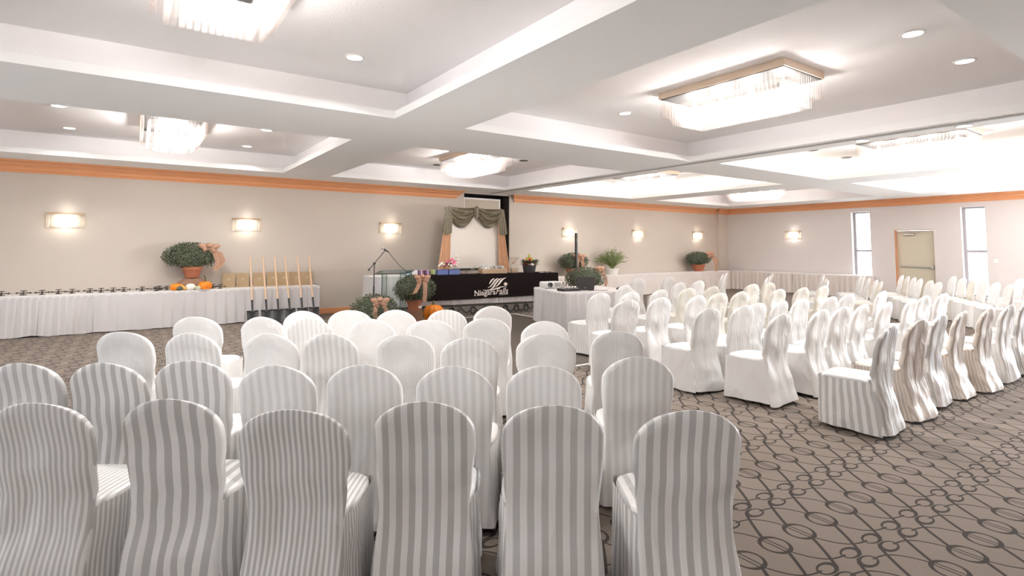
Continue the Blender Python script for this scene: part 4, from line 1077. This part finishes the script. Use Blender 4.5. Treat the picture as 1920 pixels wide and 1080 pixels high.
b = MB(); b.lathe([(.10, 0), (.13, .08), (.10, .2), (.04, .26), (.09, .32), (.15, .40)], 16, lobes=7, amp=.2); b.build('cellophane', M['cello'], t, True)
b = MB(); b.cbox(-.08, .08, -.05, .05, 0, .13, .01); b.build('contents', M['tan'], t); MB().lathe([(.042, .245), (.05, .26), (.042, .275)], 10).build('tie', M['bow'], t)
t = thing('fruit_basket', 'black wicker basket heaped with fruit and leaves on the head table', 'basket', on_head(1.76, .34), HR)
b = MB(); b.lathe([(.15, 0), (.17, .12), (.185, .2), (.195, .205), (.17, .18)], 20); b.build('basket', M['basket'], t, True)
for k in range(9):
    a = 2*PI*k/9; b = MB(); b.lathe([(.012, -.045), (.045, -.02), (.048, .01), (.03, .038), (.008, .042)], 10, (.12*cos(a), .10*sin(a), .225)); b.build('apple', M['red'], t, True)
for k in range(6):
    a = 2*PI*k/6+.3; b = MB(); b.lathe([(.012, -.05), (.055, -.015), (.05, .03), (.022, .075), (.008, .08)], 10, (.075*cos(a), .065*sin(a), .305)); b.build('pear' if k % 2 else 'apple', M['green_apple'] if k % 2 else M['red'], t, True)
b = MB(); b.lathe([(.012, -.05), (.05, -.015), (.045, .03), (.02, .095), (.008, .1)], 10, (0, 0, .38)); b.build('pear', M['green_apple'], t, True)
R = random.Random(4); b = MB()
for k in range(130):
    a = R.uniform(0, 2*PI); d = Vector((cos(a), sin(a)*.8, R.uniform(-.2, .9))).normalized(); p = Vector((.13*cos(a), .11*sin(a), .22)); s = d.cross(Vector((0, 0, 1))).normalized()*.032; e = p+d*R.uniform(.10, .22); b.quad(p, (p+e)/2-s, e, (p+e)/2+s)
b.build('leaves', M['leaf'], t)['kind'] = 'stuff'
blobs(t, 'tissue', M['white_petal'], 6, (-.02, -.15, .19), .07, .05, .04, 6)
for k, (x, lab) in enumerate(((2.0, 'nearest the fruit basket'), (2.17, 'in the middle of the right end'), (2.32, 'at the right end'))):
    t = thing('flat_folder', 'dark flat folder on the black banner, '+lab, 'folder', on_head(x, .2+.06*k), HR+.3*k, 'dark folders on the head table')
    b = MB(); b.cbox(-.08, .08, -.11, .11, 0, .02, .004); b.build('cover', M['ornament'], t); MB().box(-.075, .075, -.113, .1, .006, .014).build('pages', M['paper'], t)

# ---------------------------------------------------------------- things on the equipment table
t = thing('laptop', 'open dark laptop seen from behind on the equipment table', 'laptop', on_av(-.16, -.30), AVR+math.radians(-12))
b = MB(); b.cbox(-.19, .19, -.13, .13, 0, .02, .005); b.build('keyboard_base', M['laptop'], t)
m_ = Matrix.Translation((0, -.125, .02)) @ Matrix.Rotation(math.radians(14), 4, 'X') @ Matrix.Rotation(math.radians(3), 4, 'Y')
lid = MB().cbox(-.19, .19, -.008, .008, 0, .27, .004, m_).build('screen_lid', M['laptop'], t); MB().box(-.012, .012, -.010, -.008, .03, .045, m_).build('badge', M['silver'], lid)
t = thing('audio_mixer', 'low black audio mixer with plugged cables on the equipment table', 'mixer', on_av(-.56, -.42), AVR+.15)
b = MB(); b.cbox(-.21, .21, -.12, .12, 0, .05, .008); b.build('case', M['black'], t); b = MB(); R = random.Random(2)
for i in range(12):
    for j in range(4): b.tube((-.18+.033*i, -.09+.05*j, .05), (-.18+.033*i, -.09+.05*j, .066), .007, n=6)
b.build('knobs', M['silver'], t)['kind'] = 'stuff'
for k, x in enumerate((-.13, -.07, .02, .08)):
    P = [(x, .08, .05)] + [(x+.05*sin(q*3)+.02*k, .08-.03*q, .05+.13*sin(PI*min(1, q*1.15)) if q < .85 else .055) for q in (.15, .3, .45, .6, .75, .9)]
    b = MB(); b.path(P, .006, 6); b.build('cable', M['black'], t, True)
t = thing('projector', 'white projector with grey grilles at the left of the equipment table', 'projector', on_av(-.56, .42), AVR+.1)
b = MB(); b.cbox(-.22, .22, -.15, .15, .01, .14, .025); b.build('case', M['projector'], t, True)
MB().lathe([(.05, 0), (.05, .04), (.035, .03)], 14, (0, 0, 0)).build('lens', M['black'], t, True).matrix_local = Matrix.Translation((-.12, -.15, .08)) @ Matrix.Rotation(PI/2, 4, 'X')
b = MB()
for k in range(5): b.box(.0, .16, -.153, -.150, .04+.018*k, .048+.018*k)
b.build('vents', M['black'], t)
for q in ((-.18, -.1), (.18, -.1), (0, .1)): MB().tube((q[0], q[1], 0), (q[0], q[1], .012), .015, n=8).build('foot', M['black'], t)
t = thing('computer_mouse', 'dark computer mouse right of the laptop', 'mouse', on_av(.62, -.42), AVR)
b = MB(); b.grid(lambda i, j: (.075*cos(2*PI*i/12)*sqq(j), .05*sin(2*PI*i/12)*sqq(j), .042*j/5), 12, 6, closed=True) if False else b.lathe([(.055, 0), (.062, .012), (.055, .028), (.035, .04), (.01, .044)], 14); b.build('shell', M['laptop'], t, True)
for k, (x, y, r, lab) in enumerate(((-.12, -.68, .2, 'sheet of paper left of the laptop on the equipment table'), (.30, -.62, -.2, 'sheet of paper before the laptop on the equipment table'))):
    o = tag(MB().box(-.14, .14, -.1, .1, 0, .003).build('paper_sheet', M['paper']), lab, 'paper', 'papers on the equipment table'); o.location = on_av(x, y); o.rotation_euler = (0, 0, AVR+r)
b = MB(); b.path([on_av(-.2, -.6)]+[on_av(-.2+.09*k, -.6+.06*sin(k*1.3)) for k in range(1, 6)], .005, 6)
for i, v in enumerate(b.v): b.v[i] = (v[0], v[1], v[2]+.006)
tag(b.build('power_cable', M['black'], None, True), 'thin black cable lying between mixer and laptop', 'cable')
